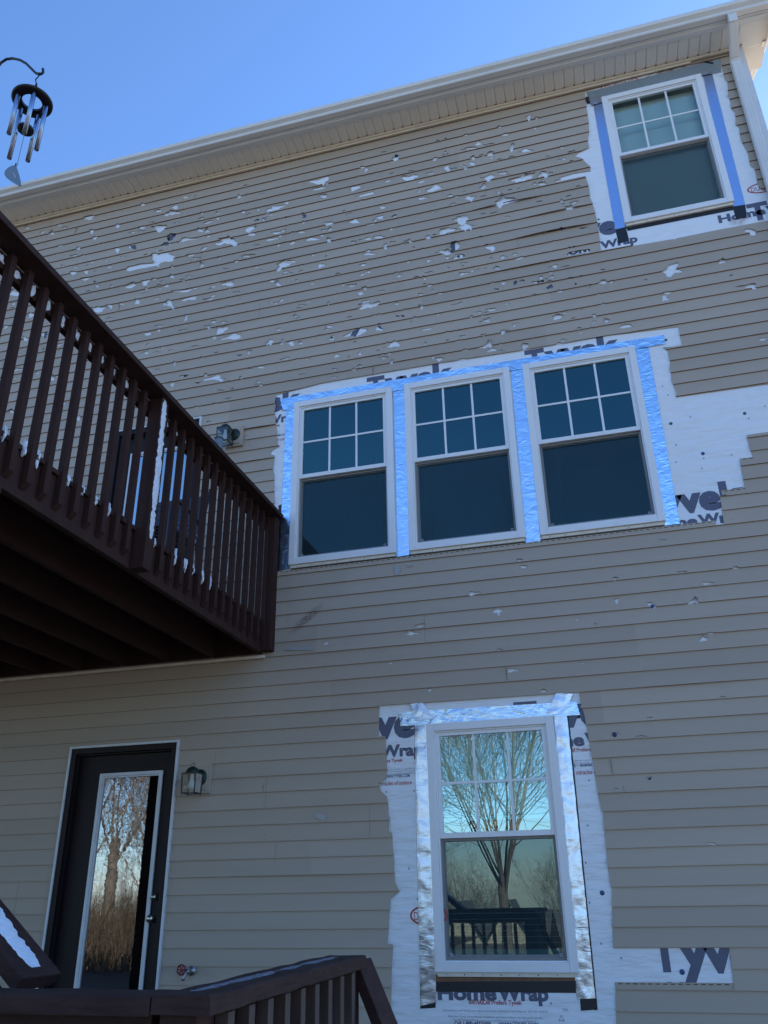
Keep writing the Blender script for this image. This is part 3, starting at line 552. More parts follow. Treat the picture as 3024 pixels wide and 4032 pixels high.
# upper window
xe = at(2395, 918)[0]; tyvek(xe-.66*.80, at(2395, 920)[1]); homewrap(at(2364, 977)[0]-.384, at(2386, 976)[1]); homewrap(at(2831, 878)[0], at(2831, 878)[1])
tyvek(at(2958, 868)[0]-.01, at(2958, 866)[1]-.01)
oval(at(2440, 335)[0]+.0, at(2420, 336)[1], .36, .13); oval(at(2985, 742)[0]+.05, at(2985, 742)[1], .28, .12)
# rows glimpsed through the holes
for (px, py) in ((450, 1010), (980, 915), (1300, 1330), (700, 1500), (1560, 640), (2000, 1180), (150, 1350), (1750, 1000)):
    q = at(px, py); tyvek(q[0], q[1])
# ---- plastic cap nails holding the wrap
M_capg = node_mat('green_plastic_cap', (.01, .13, .10), .4); M_capb = node_mat('blue_plastic_cap', (.03, .07, .20), .4)
for (x, y, r, mm) in [(2641.5, 1668, .013, M_capg), (2932, 1628, .013, M_capg), (2767.6, 1786, .014, M_capb), (2622, 1339, .012, M_capg), (2371, 3515.6, .015, M_capb), (2686, 3827, .016, M_capb), (1307, 1330, .012, M_capg), (1407, 1309, .01, M_capg), (2357, 864, .009, M_capg), (1562, 615, .02, M_capb), (1805, 1010, .014, M_capb), (2568, 2388, .014, M_capb), (2420, 2893, .014, M_capb), (2558, 3065, .011, M_capb), (490, 922, .014, M_capb), (640, 835, .014, M_capb)]:
    c = P(x, y, WR); b = MB(); b.lathe((c.x, .0150, c.z), [(r, .001), (r, -.001), (r*.4, -.0025), (0.0005, -.0025)], 14, 'Y'); b.build('cap_nail', mm, house)
for (x, y) in T(2600, 1250, .4069, [(20, 665), (73, 752), (290, 963), (1012, 860), (855, 976), (153, 1233), (152, 1400), (420, 1365), (403, 1462), (690, 1330)])+T(1512, 2688, .9114, [(880, 617), (872, 778), (888, 950), (938, 1127), (108, 803), (145, 935), (886, 422), (10, 472), (130, 468), (1025, 1190), (722, 1385), (30, 1308)]):
    c = P(x, y, WR); pr.box((c.x-.004, .0140, c.z-.006), (c.x+.004, .0160, c.z+.006), 2)
pr.build('printed_lettering', [M_blue, M_red, M_grey], house, recalc=False)
# ---- windows
def window(key, G, label, rail_frac=.515, blind=None, screen=True, sill_flange=True, seed=0):
    x0, x1, z0, z1 = WIN[key]; f = .055
    b = MB(); b.ring(x0, x1, z0, z1, f, -.022, .05, bev=.004)
    b.ring(x0+f, x1-f, z0+f, z1-f, .011, -.008, .05, bev=.002)
    if sill_flange:
        b.box((x0+.01, -.004, z0-.026), (x1-.01, .016, z0-.001), 1, bev=.001)
        x = x0+.07; k = 0
        while x < x1-.05: b.lathe((x, -.0045, z0-.014), [(.0045 if k % 2 else .003, 0), (.0005, -.0003)], 8, 'Y', 2); x += .118; k += 1
    win = b.build('window', [M_white, M_cream, M_black], house); win['label'] = label
    xi0, xi1, zi0, zi1 = x0+f+.011, x1-f-.011, z0+f+.011, z1-f-.011; zm = z0+(z1-z0)*rail_frac-.01
    b = MB(); b.ring(xi0, xi1, zm-.002, zi1, (.024, .024, .036, .024), .0, .032, bev=.002); us = b.build('upper_sash', M_white, win)
    gx0, gx1, gz0, gz1 = xi0+.024, xi1-.024, zm+.034, zi1-.024
    b = MB(); b.face([(gx0, .018, gz0), (gx1, .018, gz0), (gx1, .018, gz1), (gx0, .018, gz1)]); b.build('pane', G, win)
    b = MB(); t = .009
    for k in (1, 2):
        x = gx0+(gx1-gx0)*k/3; b.box((x-t, .0125, gz0), (x+t, .0165, gz1), bev=.001)
    zc = (gz0+gz1)/2
    for k in range(3):
        xa = gx0+(gx1-gx0)*k/3+(t if k else 0); xb = gx0+(gx1-gx0)*(k+1)/3-(t if k < 2 else 0); b.box((xa, .0125, zc-t), (xb, .0165, zc+t), bev=.001)
    b.build('grille', M_white, win)
    b = MB(); b.ring(xi0, xi1, zi0, zm-.002, (.02, .02, .03, .02), .042, .07, bev=.002); b.build('lower_sash', M_white, win)
    b = MB(); b.face([(xi0+.02, .058, zi0+.03), (xi1-.02, .058, zi0+.03), (xi1-.02, .058, zm-.02), (xi0+.02, .058, zm-.02)]); b.build('pane', G, win)
    if screen:
        b = MB(); b.ring(xi0+.002, xi1-.002, zi0+.002, zm-.006, .014, .026, .036, 0, .001); b.face([(xi0+.01, .031, zi0+.01), (xi1-.01, .031, zi0+.01), (xi1-.01, .031, zm-.012), (xi0+.01, .031, zm-.012)], 1)
        for sx in (xi0+.035, xi1-.035): b.tube([(sx+.009*math.cos(a_), .0255, zi0+.03+.009*math.sin(a_)) for a_ in [i*math.pi/4 for i in range(9)]], .0015, 5, 2)
        b.build('insect_screen', [M_scr, M_screen, M_white], win)
    if blind:
        zlo = blind; b = MB(); z = zi1
        while z > zlo:
            b.face([(xi0, .10, z), (xi1, .10, z), (xi1, .118, z-.028), (xi0, .118, z-.028)]); z -= .030
        b.box((xi0, .098, zlo-.03), (xi1, .122, zlo-.005)); b.build('blind', M_blind, win)
    b = MB(); b.mi = 0; A = (x0-.3, .075, z0-.4); B = (x1+.3, 2.4, z1+.15)
    X0, Y0, Z0 = A; X1, Y1, Z1 = B
    for q in ([(X0, Y1, Z0), (X1, Y1, Z0), (X1, Y1, Z1), (X0, Y1, Z1)], [(X0, Y0, Z0), (X0, Y1, Z0), (X0, Y1, Z1), (X0, Y0, Z1)], [(X1, Y0, Z0), (X1, Y1, Z0), (X1, Y1, Z1), (X1, Y0, Z1)], [(X0, Y0, Z0), (X1, Y0, Z0), (X1, Y1, Z0), (X0, Y1, Z0)], [(X0, Y0, Z1), (X1, Y0, Z1), (X1, Y1, Z1), (X0, Y1, Z1)]): b.face(q)
    b.build('room', M_room, win)
    return win
window('tl', G_tri, 'left of the three joined white windows beside the deck railing')
window('tm', G_tri, 'middle of the three joined white windows')
window('tr', G_tri, 'right of the three joined white windows beside the large patch of bare wrap')
window('up', G_top, 'top floor white window under the eave with closed shade and sky-tinted foil tape', blind=WIN['up'][2]+.10)
window('lo', G_bot, 'lower white window reflecting bare trees, framed in crumpled foil tape', blind=WIN['lo'][2]+.95)
# blinds stacked low in the lower window
b = MB(); x0, x1, z0, z1 = WIN['lo']
for k in range(6): b.box((x0+.07, .10, z0+.16+k*.035), (x1-.07, .112, z0+.163+k*.035))
b.box((x0+.07, .078, z0+.07), (x1-.07, .12, z0+.125)); b.build('window_stool', M_blind, house)
# ---- doors
def door_unit(r, G, slab_px, lite, label, single=True):
    x0, x1, z0, z1 = r; b = MB()
    b.box((x0, -.014, z0), (x0+.018, .02, z1), bev=.002); b.box((x1-.018, -.014, z0), (x1, .02, z1), bev=.002); b.box((x0+.018, -.0135, z1-.018), (x1-.018, .02, z1), bev=.002)
    d = b.build('door', M_trimw, house); d['label'] = label
    b = MB(); b.ring(x0+.018, x1-.018, z0, z1-.018, (.045, .045, .03, .045), -.004, .11, bev=.003); b.ring(x0+.063, x1-.063, z0+.03, z1-.063, .012, .025, .11, bev=.002); b.build('jamb', M_door, d)
    sx0, sx1, sz0, sz1 = x0+.075, x1-.075, z0+.04, z1-.075
    lx0, lx1, lz0, lz1 = lite
    b = MB(); b.box((sx0, .066, sz0), (lx0+.012, .105, sz1), bev=.002); b.box((lx1-.012, .066, sz0), (sx1, .105, sz1), bev=.002); b.box((lx0+.012, .0665, lz1-.012), (lx1-.012, .105, sz1)); b.box((lx0+.012, .0665, sz0), (lx1-.012, .105, lz0+.012)); b.build('slab', M_door, d)
    b = MB(); b.ring(lx0, lx1, lz0, lz1, .026, .050, .066, bev=.005); b.ring(lx0+.026, lx1-.026, lz0+.026, lz1-.026, .012, .058, .075, bev=.003); b.build('lite_frame', M_trimw, d)
    b = MB(); b.face([(lx0+.02, .072, lz0+.02), (lx1-.02, .072, lz0+.02), (lx1-.02, .072, lz1-.02), (lx0+.02, .072, lz1-.02)]); b.build('door_glass', G, d)
    b = MB(); b.tube([(sx0-.004, .062, sz0), (sx0-.004, .062, sz1+.004), (sx1, .062, sz1+.004)], .003, 6); b.build('weather_strip', node_mat('tan_weather_strip', (.25, .18, .13), .6), d)
    b = MB(); b.box((x0, .14, z0-.1), (x1, .15, z1+.1)); b.build('dark_interior', M_room, d)
    return d
l0 = P(395, 3047, -.055); l1 = P(643, 3032, -.055)
d1 = door_unit(DOOR, G_door, None, (l0.x, l1.x, -.80, l1.z), 'ground floor dark brown door with a tall white framed reflecting glass')
for nm, px, r in (('deadbolt', (612, 3532), .022), ('door_knob', (597, 3617), .028)):
    c = P(*px, -.05); b = MB(); b.lathe((c.x, .064, c.z), [(r*1.1, 0), (r*1.1, -.006), (r*.5, -.01), (r*.5, -.03), (r, -.036), (r*.9, -.052), (.001, -.056)], 18, 'Y'); b.build(nm, M_brass, d1)
l0 = P(515, 1785, -.055); l1 = P(770, 1748, -.055)
d2 = door_unit(DOOR2, G_door2, None, (l0.x, l1.x, 2.15, (l0.z+l1.z)/2), 'upper floor dark glass door behind the deck railing')
# ---- eave: soffit, fascia, gutter, roof
b = MB(); x = XL-.3; SE = 2.02; k = 0
while x < SE:   # panels running across the soffit, each with a v groove
    xe = min(x+.098, SE)
    b.face([(x, -.25, 7.262), (xe-.020, -.25, 7.262), (xe-.020, 0.02, 7.262), (x, 0.02, 7.262)])
    b.face([(xe-.020, -.25, 7.262), (xe-.014, -.25, 7.270), (xe-.014, .02, 7.270), (xe-.020, .02, 7.262)])
    b.face([(xe-.014, -.25, 7.270), (xe-.006, -.25, 7.270), (xe-.006, .02, 7.270), (xe-.014, .02, 7.270)])
    b.face([(xe-.006, -.25, 7.270), (xe, -.25, 7.262), (xe, .02, 7.262), (xe-.006, .02, 7.270)]); x = xe
x = XL-.3
while x < SE: b.box((x+.080, -.034, 7.2595), (x+.092, -.024, 7.2615), 1); x += .098
b.box((XL-.3, -.25, 7.28), (SE+.26, .3, 7.29))
b.build('soffit', [M_soff, M_black], house, recalc=False)
b = MB(); b.box((XL-.3, -.024, 7.232), (XR, 0.0-.002, 7.258), bev=.002); b.box((XL-.3, -.012, 7.205), (XR-.4, -.003, 7.230)); b.build('soffit_channel', M_cream, house)
b = MB(); b.box((XL-.3, -.302, 7.246), (2.28, -.25, 7.256), bev=.002); b.box((XL-.3, -.306, 7.258), (2.28, -.296, 7.46)); b.build('fascia', M_gut, house)
b = MB(); prof = [(-.3025, 7.262), (-.385, 7.266), (-.392, 7.276), (-.392, 7.296), (-.405, 7.306), (-.425, 7.318), (-.434, 7.336), (-.434, 7.352), (-.430, 7.362), (-.420, 7.362), (-.428, 7.345), (-.308, 7.345)]
for i in range(len(prof)-1):
    (y0, z0), (y1, z1) = prof[i], prof[i+1]; x = XL-.3
    while x < 2.30:
        xn = min(x+1.0, 2.30); b.face([(x, y0, z0), (xn, y0, z0), (xn, y1, z1), (x, y1, z1)]); x = xn
b.face([(2.30, y, z) for y, z in prof]); 
for sx_ in (-5.2, -2.15, .9):
    for i in range(len(prof)-2):
        (y0, z0), (y1, z1) = prof[i], prof[i+1]; e_ = .0025
        b.face([(sx_, y0-e_, z0-e_), (sx_+.028, y0-e_, z0-e_), (sx_+.028, y1-e_, z1-e_), (sx_, y1-e_, z1-e_)])
b.build('gutter', M_gut, house, recalc=False)
pitch = R(24)
b = MB(); b.box((XL-.35, -.34, 0), (2.29, 6.4, .04), mat=Matrix.Translation((0, -.02, 7.40)) @ Matrix.Rotation(pitch, 4, 'X')); b.build('roof', node_mat('asphalt_shingle', (.05, .048, .045), .9, var=(.09, .085, .08), var_scale=25), house)
b = MB(); Mr = Matrix.Translation((0, 0, 7.262)) @ Matrix.Rotation(pitch, 4, 'X'); y = .0   # rake soffit rising along the gable side
while y < 5:
    b.box((XR-.02, y, 0), (2.27, y+.094, .008), mat=Mr); b.box((XR-.02, y+.094, .004), (2.27, y+.1, .008), mat=Mr); y += .1
b.box((2.27, -.28, -.018), (2.295, 6, .16), mat=Mr); b.box((2.24, -.02, -.012), (2.27, 6, -.002), mat=Mr)
b.build('rake_overhang', M_soff, house)
b = MB(); b.face([(2.02, -.25, 7.262), (2.28, -.25, 7.262), (2.28, .02, 7.262), (2.02, .02, 7.262)]); b.build('corner_soffit', M_soff, house)
# side walls, back and floor close the body
b = MB()
for q in ([(2.06, .02, -1.6), (2.06, 9, -1.6), (2.06, 9, 7.6), (2.06, 4.5, 9.5), (2.06, .02, 7.45)], [(XL, .02, -1.6), (XL, 9, -1.6), (XL, 9, 7.6), (XL, .02, 7.45)], [(XL, 9, -1.6), (2.06, 9, -1.6), (2.06, 9, 7.6), (XL, 9, 7.6)]): b.face(q)
b.box((XL, .1, 7.5), (2.05, 9, 7.6)); b.build('outer_walls', M_sid, house)
b = MB(); b.box((XR-.03, -.02, -1.6), (2.06, .06, 7.26), bev=.004); b.lathe((2.018, -.0150, P(2990, 405).z), [(.026, 0), (.0005, -.0003)], 14, 'Y', 1); b.build('corner_post', [M_trimw, M_scr], house)
# downspout with elbow
b = MB(); dx = 1.95
def dsp(pts, w_=.075, t_=.055):
    for i in range(len(pts)-1): b.beam(pts[i], pts[i+1], w_, t_, up=(0, 1, 0) if abs(pts[i][2]-pts[i+1][2]) > .1 else (0, 0, 1), bev=.008)
dsp([(dx-.02, -.355, 7.29), (dx-.02, -.35, 7.17)]); dsp([(dx-.02, -.345, 7.19), (dx-.012, -.10, 7.03)]); dsp([(dx-.012, -.115, 7.06), (dx-.01, -.058, 6.99)])
b.box((dx-.045, -.092, -1.5), (dx+.035, -.026, 7.03), bev=.010)
for q in range(3): b.box((dx-.035+q*.026, -.095, -1.5), (dx-.027+q*.026, -.0915, 6.98), bev=.001)
b.lathe((dx+.02, -.0925, P(2921, 228, .09).z), [(.007, 0), (.0005, -.0003)], 10, 'Y', 1)
b.build('downspout', [M_gut, M_black], house)
# ledger flashing under the deck
b = MB(); a = P(-500, 2735); c = P(1045, 2580); b.box((XL, -.03, 1.700), (c.x, -.001, 1.722), bev=.002); b.build('ledger_flashing', M_cream, house)
# vertical panel lap joints
# scraps of wrap stuck on the siding
for pts in (T(1200, 2200, 1.0995, [(322, 24), (340, 24), (343, 40), (333, 60), (322, 55)]), T(1200, 2200, 1.0995, [(366, 17), (382, 15), (384, 22), (368, 30)]), [(2605, 2114), (2622, 2113), (2624, 2121), (2612, 2124), (2603, 2121)], T(700, 3050, .5184, [(1035, 318), (1060, 292), (1100, 300), (1128, 325), (1112, 352), (1080, 342)]), T(1060, 2180, .3165, [(205, 1165), (550, 1145), (552, 1205), (200, 1200)])):
    b = MB(); q = [P(x, y, .0035) for x, y in pts]; b.face(q); b.face([p+Vector((0, .001, 0)) for p in q])
    b.build('torn_wrap_scrap', node_mat('thin_scrap_film', (.36, .36, .34), .3), house)
# ------------------------------------------------------------------ wall lanterns, outlet, spigot
def lantern(px, disc_px, label):
    body = P(*px, .125); disc = P(*disc_px, .03); root = empty('wall_lantern', (disc.x, -.016, disc.z), label, 'lantern', 'carriage lanterns on the house wall')
    b = MB(); b.box((disc.x-.085, -.022, disc.z-.115), (disc.x+.085, .006, disc.z+.10), bev=.004); b.box((disc.x-.062, -.031, disc.z-.092), (disc.x+.062, -.0215, disc.z+.082), bev=.003); b.build('mounting_block', M_sid, root)
    b = MB(); b.lathe((disc.x, -.031, disc.z), [(.062, 0), (.060, -.008), (.04, -.016), (.02, -.02), (.001, -.021)], 24, 'Y'); b.tube([(disc.x, -.045, disc.z), (disc.x-.01, -.075, disc.z+.02), (body.x, body.y, body.z+.085)], .008, 8); b.build('back_plate', M_lant, root)
    x, y, z = body; b = MB(); b.lathe((x, y, z+.07), [(.052, 0), (.052, .006), (.043, .026), (.028, .040), (.010, .046), (.001, .047)], 20)
    b.tube([(x+.013*math.cos(t), y, z+.130+.013*math.sin(t)) for t in [i*math.pi/6 for i in range(13)]], .0022, 6); b.box((x-.060, y-.060, z+.062), (x+.060, y+.060, z+.070), bev=.002)
    h0, h1 = .062, .052
    for sx in (-1, 1):
        for sy in (-1, 1): b.beam((x+sx*h0*.9, y+sy*h0*.9, z+.065), (x+sx*h1, y+sy*h1, z-.075), .007, .007, up=(1, 0, 0)); b.lathe((x+sx*h1, y+sy*h1, z-.078), [(.005, 0), (.004, -.008), (.0005, -.009)], 8)
    for s_ in (-1, 1): b.box((x-h1, y+s_*h1-.004, z-.078), (x+h1, y+s_*h1+.004, z-.071)); b.box((x+s_*h1-.004, y-h1+.004, z-.078), (x+s_*h1+.004, y+h1-.004, z-.071))
    b.build('cage', M_lant, root)
    b = MB()
    for s_ in (-1, 1):
        b.face([(x-h1, y+s_*h1, z-.071), (x+h1, y+s_*h1, z-.071), (x+h0*.9, y+s_*h0*.9, z+.062), (x-h0*.9, y+s_*h0*.9, z+.062)])
        b.face([(x+s_*h1, y-h1, z-.071), (x+s_*h1, y+h1, z-.071), (x+s_*h0*.9, y+h0*.9, z+.062), (x+s_*h0*.9, y-h0*.9, z+.062)])
    b.build('glass', M_glassp, root)
    b = MB(); b.lathe((x, y, z-.02), [(.001, -.03), (.02, -.026), (.028, -.005), (.024, .018), (.014, .04), (.013, .085)], 16); b.build('bulb', M_bulb, root)
lantern((755, 3082), (786, 3062), 'greenish black carriage lantern on the wall right of the ground floor door')
lantern((886, 1716), (921, 1712), 'black carriage lantern on the wall seen just above the upper deck railing')
c = P(905, 2245, .02); ro = empty('outlet_box', (c.x, 0, c.z), 'small pale weatherproof outlet box on the wall behind the deck balusters', 'outlet')
b = MB(); b.box((c.x-.055, -.020, c.z-.10), (c.x+.055, .004, c.z+.09), bev=.004); b.build('base_block', M_sid, ro)
b = MB(); b.ring(c.x-.042, c.x+.042, c.z-.062, c.z+.068, .009, -.034, -.0150, bev=.003); b.box((c.x-.03, -.030, c.z-.05), (c.x+.03, -.0150, c.z+.056), 0, bev=.003); b.build('cover', M_trimw, ro)
c = P(728, 3828, .05); ro = empty('spigot', (c.x+.06, 0, c.z), 'outdoor water spigot with a small red wheel handle low on the wall', 'spigot')
b = MB(); a = P(755, 3822, 0); b.lathe((a.x, -.002, a.z), [(.032, 0), (.03, -.006), (.012, -.008), (.011, -.05), (.016, -.055), (.016, -.07), (.001, -.072)], 18, 'Y'); b.tube([(a.x, -.05, a.z), (a.x-.012, -.072, a.z-.01), (a.x-.018, -.085, a.z-.035), (a.x-.018, -.088, a.z-.055)], .011, 10); b.tube([(a.x, -.055, a.z), (a.x-.03, -.085, a.z+.01)], .006, 8); b.build('valve_body', node_mat('zinc', (.35, .36, .37), .4, metal=.8), ro)
hc = Vector((a.x-.034, -.09, a.z+.012)); b = MB(); b.tube([hc+Vector((.030*math.cos(t), -.004*math.sin(t*6), .030*math.sin(t))) for t in [i*math.pi/12 for i in range(25)]], .006, 6)
for k in range(3): t = k*math.pi/3; b.tube([hc+Vector((.028*math.cos(t), 0, .028*math.sin(t))), hc-Vector((.028*math.cos(t), 0, .028*math.sin(t)))], .004, 6)
b.build('wheel_handle', node_mat('red_paint', (.20, .03, .03), .45), ro)
# ------------------------------------------------------------------ upper deck
XD = -2.59; ZB = 1.735; ZF = 2.0; ZR = 2.945; OUT = 4.35
deck = empty('upper_deck', (XD-2, -2, -1.6), 'raised dark brown wooden deck with a baluster railing, snow on its edges', 'deck')
b = MB(); b.beam((XD-.02, -.02, (ZB+ZF-.03)/2), (XD-.02, -OUT, (ZB+ZF-.03)/2), .04, ZF-.03-ZB, bev=.003); b.box((-8, -OUT-.0, ZB), (XD-.042, -OUT+.04, ZF-.03)); b.box((-8, -.045, ZB), (XD-.042, -.035, ZF-.03)); b.build('rim_joist', M_wood, deck)
for k in range(1, 13):
    x = XD-.02-.4064*k; b = MB(); b.box((x-.019, -OUT+.041, ZB), (x+.019, -.046, ZF-.03)); b.build('joist', M_joist, deck)
b = MB(); y = -.03; k = 0
while y > -OUT-.02: b.box((-8, y-.137, ZF-.028), (XD+.012+.006*(k % 3), y, ZF-.002), bev=.003); y -= .143; k += 1
b.build('decking', M_joist, deck)
b = MB(); b.box((XD-.01, -OUT-.06, ZR-.038), (XD+.13, -.01, ZR), bev=.006); b.build('rail_cap', M_woodh, deck)
b = MB(); b.box((XD-.042, -OUT, ZR-.135), (XD-.004, -.03, ZR-.04-.002), bev=.003); b.build('upper_rail', M_wood, deck)
bal = None; y = .16; yb = []
pts_y = []
yy = 3.374
while yy < OUT: yy += .1265
while yy > .08:
    pts_y.append(yy); yy -= .1265
for o_ in pts_y:
    if abs(o_-1.97) < .085: continue
    if bal is None:
        b = MB(); b.box((XD+.001, -o_-.019, ZB+.055), (XD+.038, -o_+.019, ZR-.0385), bev=.002)
        # sawn bevel at the foot
        for v in b.bm.verts:
            if v.co.z < ZB+.06 and v.co.x > XD+.02: v.co.z += .03
        bal = b.build('baluster', M_wood, deck); by = o_
    else:
        c_ = bal.copy(); C.objects.link(c_); c_.parent = deck; c_.matrix_parent_inverse = bal.matrix_parent_inverse.copy(); c_.location = bal.location+Vector((random.uniform(-.002, .002), -(o_-by), random.uniform(-.006, .006)))
for (o_, z0_) in ((1.97, ZB-.01), (.045, ZB), (4.2, ZB)):
    b = MB(); b.box((XD+.001, -o_-.044, z0_+.012), (XD+.09, -o_+.044, ZR-.0385), bev=.004); b.build('railing_post', M_wood, deck)
b = MB(); b.box((XD-.10, -3.30, -1.6), (XD+.04, -3.16, ZB-.004), bev=.005); b.build('support_post', M_wood, deck)
b = MB(); b.box((-6.05, -4.3, -1.6), (-5.91, -4.16, ZB-.004), bev=.005); b.build('support_post', M_wood, deck)
# snow
def snow_strip(name, a, bb, wd, th, label, group=None, mat=None, n=60, m_=8, seed=0, taper=True, up=(0, 0, 1), gaps=0, cat='snow'):
    a = Vector(a); bb = Vector(bb); d = (bb-a); L = d.length; d.normalize(); u = Vector(up).normalized(); s_ = d.cross(u).normalized(); b = MB(); V = []
    for i in range(n+1):
        t = i/n; nn = .5+.7*noise.noise(Vector((t*L*7, seed, 0)))+.35*noise.noise(Vector((t*L*30, seed, 3))); nn = max(.12, nn)
        if taper: nn *= min(1, 6*t+.15)*min(1, 5*(1-t)+.1)
        row = []
        for k in range(m_+1):
            q = k/m_*2-1; h = th*nn*(1-abs(q)**2.2)*(.75+.5*noise.noise(Vector((t*L*40, q*3, seed+8))))
            jit = .26*noise.noise(Vector((t*L*50, seed+2+(q > 0)*9, 1)))
            row.append(b.bm.verts.new(a+d*(t*L)+s_*(q*wd/2*(.55+.45*min(1, nn*1.1)+jit))+u*(max(h, 0)-.0015)))
        V.append(row)
    for i in range(n):
        for k in range(m_):
            f = b.bm.faces.new((V[i][k], V[i][k+1], V[i+1][k+1], V[i+1][k])); f.smooth = True
    o = b.build(name, mat or M_snow)
    return tag(o, label, cat, group)
# snow stuck to the face of the wide post
snow_strip('snow_streak', (XD+.0905, -1.975, 2.91), (XD+.0905, -1.962, 1.93), .078, .022, 'long ragged streak of snow clinging to the wide deck post', n=110, m_=10, seed=3, up=(1, 0, 0), cat='snow')
k = 0
for o_ in pts_y:     # clumps on the upper rail and along the edge of the decking
    if 1.2 < o_ < 4.2 and abs(o_-1.9) > .1:
        snow_strip('snow_clump', (XD-.004-.018, -o_+.035+.02, ZR-.135+.094+.001), (XD-.022, -o_+.105, ZR-.0415), .03, .05*random.uniform(.4, 1), 'small clump of snow lodged on the upper rail between two balusters', 'snow clumps along the upper rail', n=10, m_=6, seed=o_*9) if False else None
def clump(c, rx, ry, rz, seed, label, group):
    b = MB(); bmesh.ops.create_icosphere(b.bm, subdivisions=4, radius=1)
    for v in b.bm.verts:
        q = 1+.55*noise.noise(v.co*1.5+Vector((seed, 0, 0)))+.16*noise.noise(v.co*5+Vector((seed, 3, 0))); v.co = Vector((v.co.x*rx*q, v.co.y*ry*q, v.co.z*rz*q))
    for f in b.bm.faces: f.smooth = True
    o = b.build('snow_clump', M_snow); o.location = c; return tag(o, label, 'snow', group)
for i, o_ in enumerate(pts_y):
    if 1.25 < o_ < 4.2 and abs(o_-2.0) > .12:
        clump((XD-.008, -o_-.063+.012, ZR-.088), .010, .026*random.uniform(.4, 1.15), .040*random.uniform(.45, 1.15), i*3.1, 'small grey white snow clump under the rail cap between two balusters', 'snow clumps under the rail cap')
    if .9 < o_ < 4.2 and abs(o_-2.0) > .12 and i % 9 != 4:
        clump((XD+.012, -o_-.063+random.uniform(-.01, .02), ZF-.012), .014, .014*random.uniform(.5, 1), .055*random.uniform(.5, 1), i*5.7+2, 'thin snow clump on the deck edge between two baluster feet', 'snow clumps along the deck edge')
# glass jar on the rail
c = Vector((XD+.085, -1.20, ZR)); ja = empty('glass_jar', c, 'grey translucent glass jar standing on the deck rail below the lantern', 'jar')
b = MB(); b.lathe(c, [(.001, .002), (.028, .002), (.033, .012), (.033, .088), (.028, .098), (.028, .102)], 24); b.build('jar_body', node_mat('grey_frosted_glass', (.11, .14, .16), .25, var=(.18, .22, .25), var_scale=30), ja)
b = MB(); b.lathe(c, [(.034, .102), (.034, .110), (.02, .113), (.001, .113)], 24); b.build('lid', node_mat('dull_metal', (.15, .17, .17), .5, metal=.8), ja)
# patio chair seen between the balusters
cx, cy = -3.12, -.95; ch = empty('patio_chair', (cx, cy, ZF), 'dark navy patio chair with curved arms on the upper deck behind the railing', 'chair'); M_navy = node_mat('navy_powder_coat', (.012, .016, .04), .4)
for sx in (-1, 1):
    x = cx+sx*.27
    b = MB(); b.tube([(x, cy-.25, ZF), (x, cy-.24, ZF+.45), (x, cy-.22, ZF+.58), (x, cy-.14, ZF+.63), (x, cy, ZF+.63), (x, cy+.18, ZF+.60), (x, cy+.27, ZF+.52)], .014, 8); b.build('arm', M_navy, ch)
    b = MB(); b.tube([(x, cy+.24, ZF), (x, cy+.18, ZF+.42), (x, cy+.33, ZF+.95)], .013, 8); b.build('rear_leg', M_navy, ch)
b = MB()
for k in range(8): b.box((cx-.26, cy-.24+k*.055, ZF+.41), (cx+.26, cy-.24+k*.055+.042, ZF+.42))
b.build('seat', M_navy, ch)
b = MB()
for k in range(9): b.box((cx-.25, cy+.195+k*.02, ZF+.47+k*.052), (cx+.25, cy+.205+k*.02, ZF+.47+k*.052+.036))
b.build('backrest', M_navy, ch)
# ------------------------------------------------------------------ lower landing railing
ZC = -.20; lx = -.90; lo_ = 4.07
ld = empty('lower_deck', (-2, -3, -1.6), 'low dark brown deck with weathered snowy railing cap in the foreground', 'deck')
def wav_cap(a, bb, wd, th, name, seed, n=60):
    """weathered 2x6 cap: slightly cupped, worn edges"""
    a = Vector(a); bb = Vector(bb); d = (bb-a); L = d.length; d.normalize(); s_ = Vector((d.y, -d.x, 0)); b = MB(); prof = [(-.5, -1), (-.5, -.12), (-.46, 0), (-.2, -.03), (.2, -.03), (.46, 0), (.5, -.12), (.5, -1)]; V = []
    for i in range(n+1):
        p = a+d*(L*i/n); row = []
        for k, (q, h) in enumerate(prof):
            nz = noise.noise(Vector((i*L/n*9, k*2.3, seed)))*.0025
            row.append(b.bm.verts.new(p+s_*(q*wd+nz)+Vector((0, 0, h*th+nz))))
        V.append(row)
    for i in range(n):
        for k in range(len(prof)):
            k2 = (k+1) % len(prof); b.bm.faces.new((V[i][k], V[i][k2], V[i+1][k2], V[i+1][k]))
    b.bm.faces.new(V[0][::-1]); b.bm.faces.new(V[-1]); return b.build(name, M_woodh, ld)
wav_cap((lx-.07, -2.88, ZC), (lx-.07, -lo_, ZC), .14, .038, 'side_rail_cap', 1)
wav_cap((-3.6, -lo_+.07, ZC-.003), (lx-.145, -lo_+.07, ZC-.003), .14, .038, 'front_rail_cap', 2)
b = MB(); b.box((-3.6, -lo_+.10, ZC-.145), (lx-.17, -lo_+.06, ZC-.044), bev=.004); b.box((lx-.09, -2.95, ZC-.13), (lx-.05, -lo_+.1, ZC-.044), bev=.003); b.box((-3.6, -lo_+.09, -1.02), (lx-.1, -lo_+.05, -.93)); b.box((lx-.09, -2.95, -1.02), (lx-.05, -lo_+.1, -.93)); b.build('rail', M_woodh, ld)
y = 2.98
while y < 4.0:
    b = MB(); b.box((lx-.05+.001, -y-.018, -1.1), (lx-.015, -y+.018, ZC-.045), bev=.002); b.build('baluster', node_mat('faded_stained_wood', (.085, .055, .045), .7, var=(.05, .03, .025), var_scale=9, stretch=(4, 4, .5)) if y < 3 else bpy.data.materials['faded_stained_wood'], ld); y += .118
x = -3.5
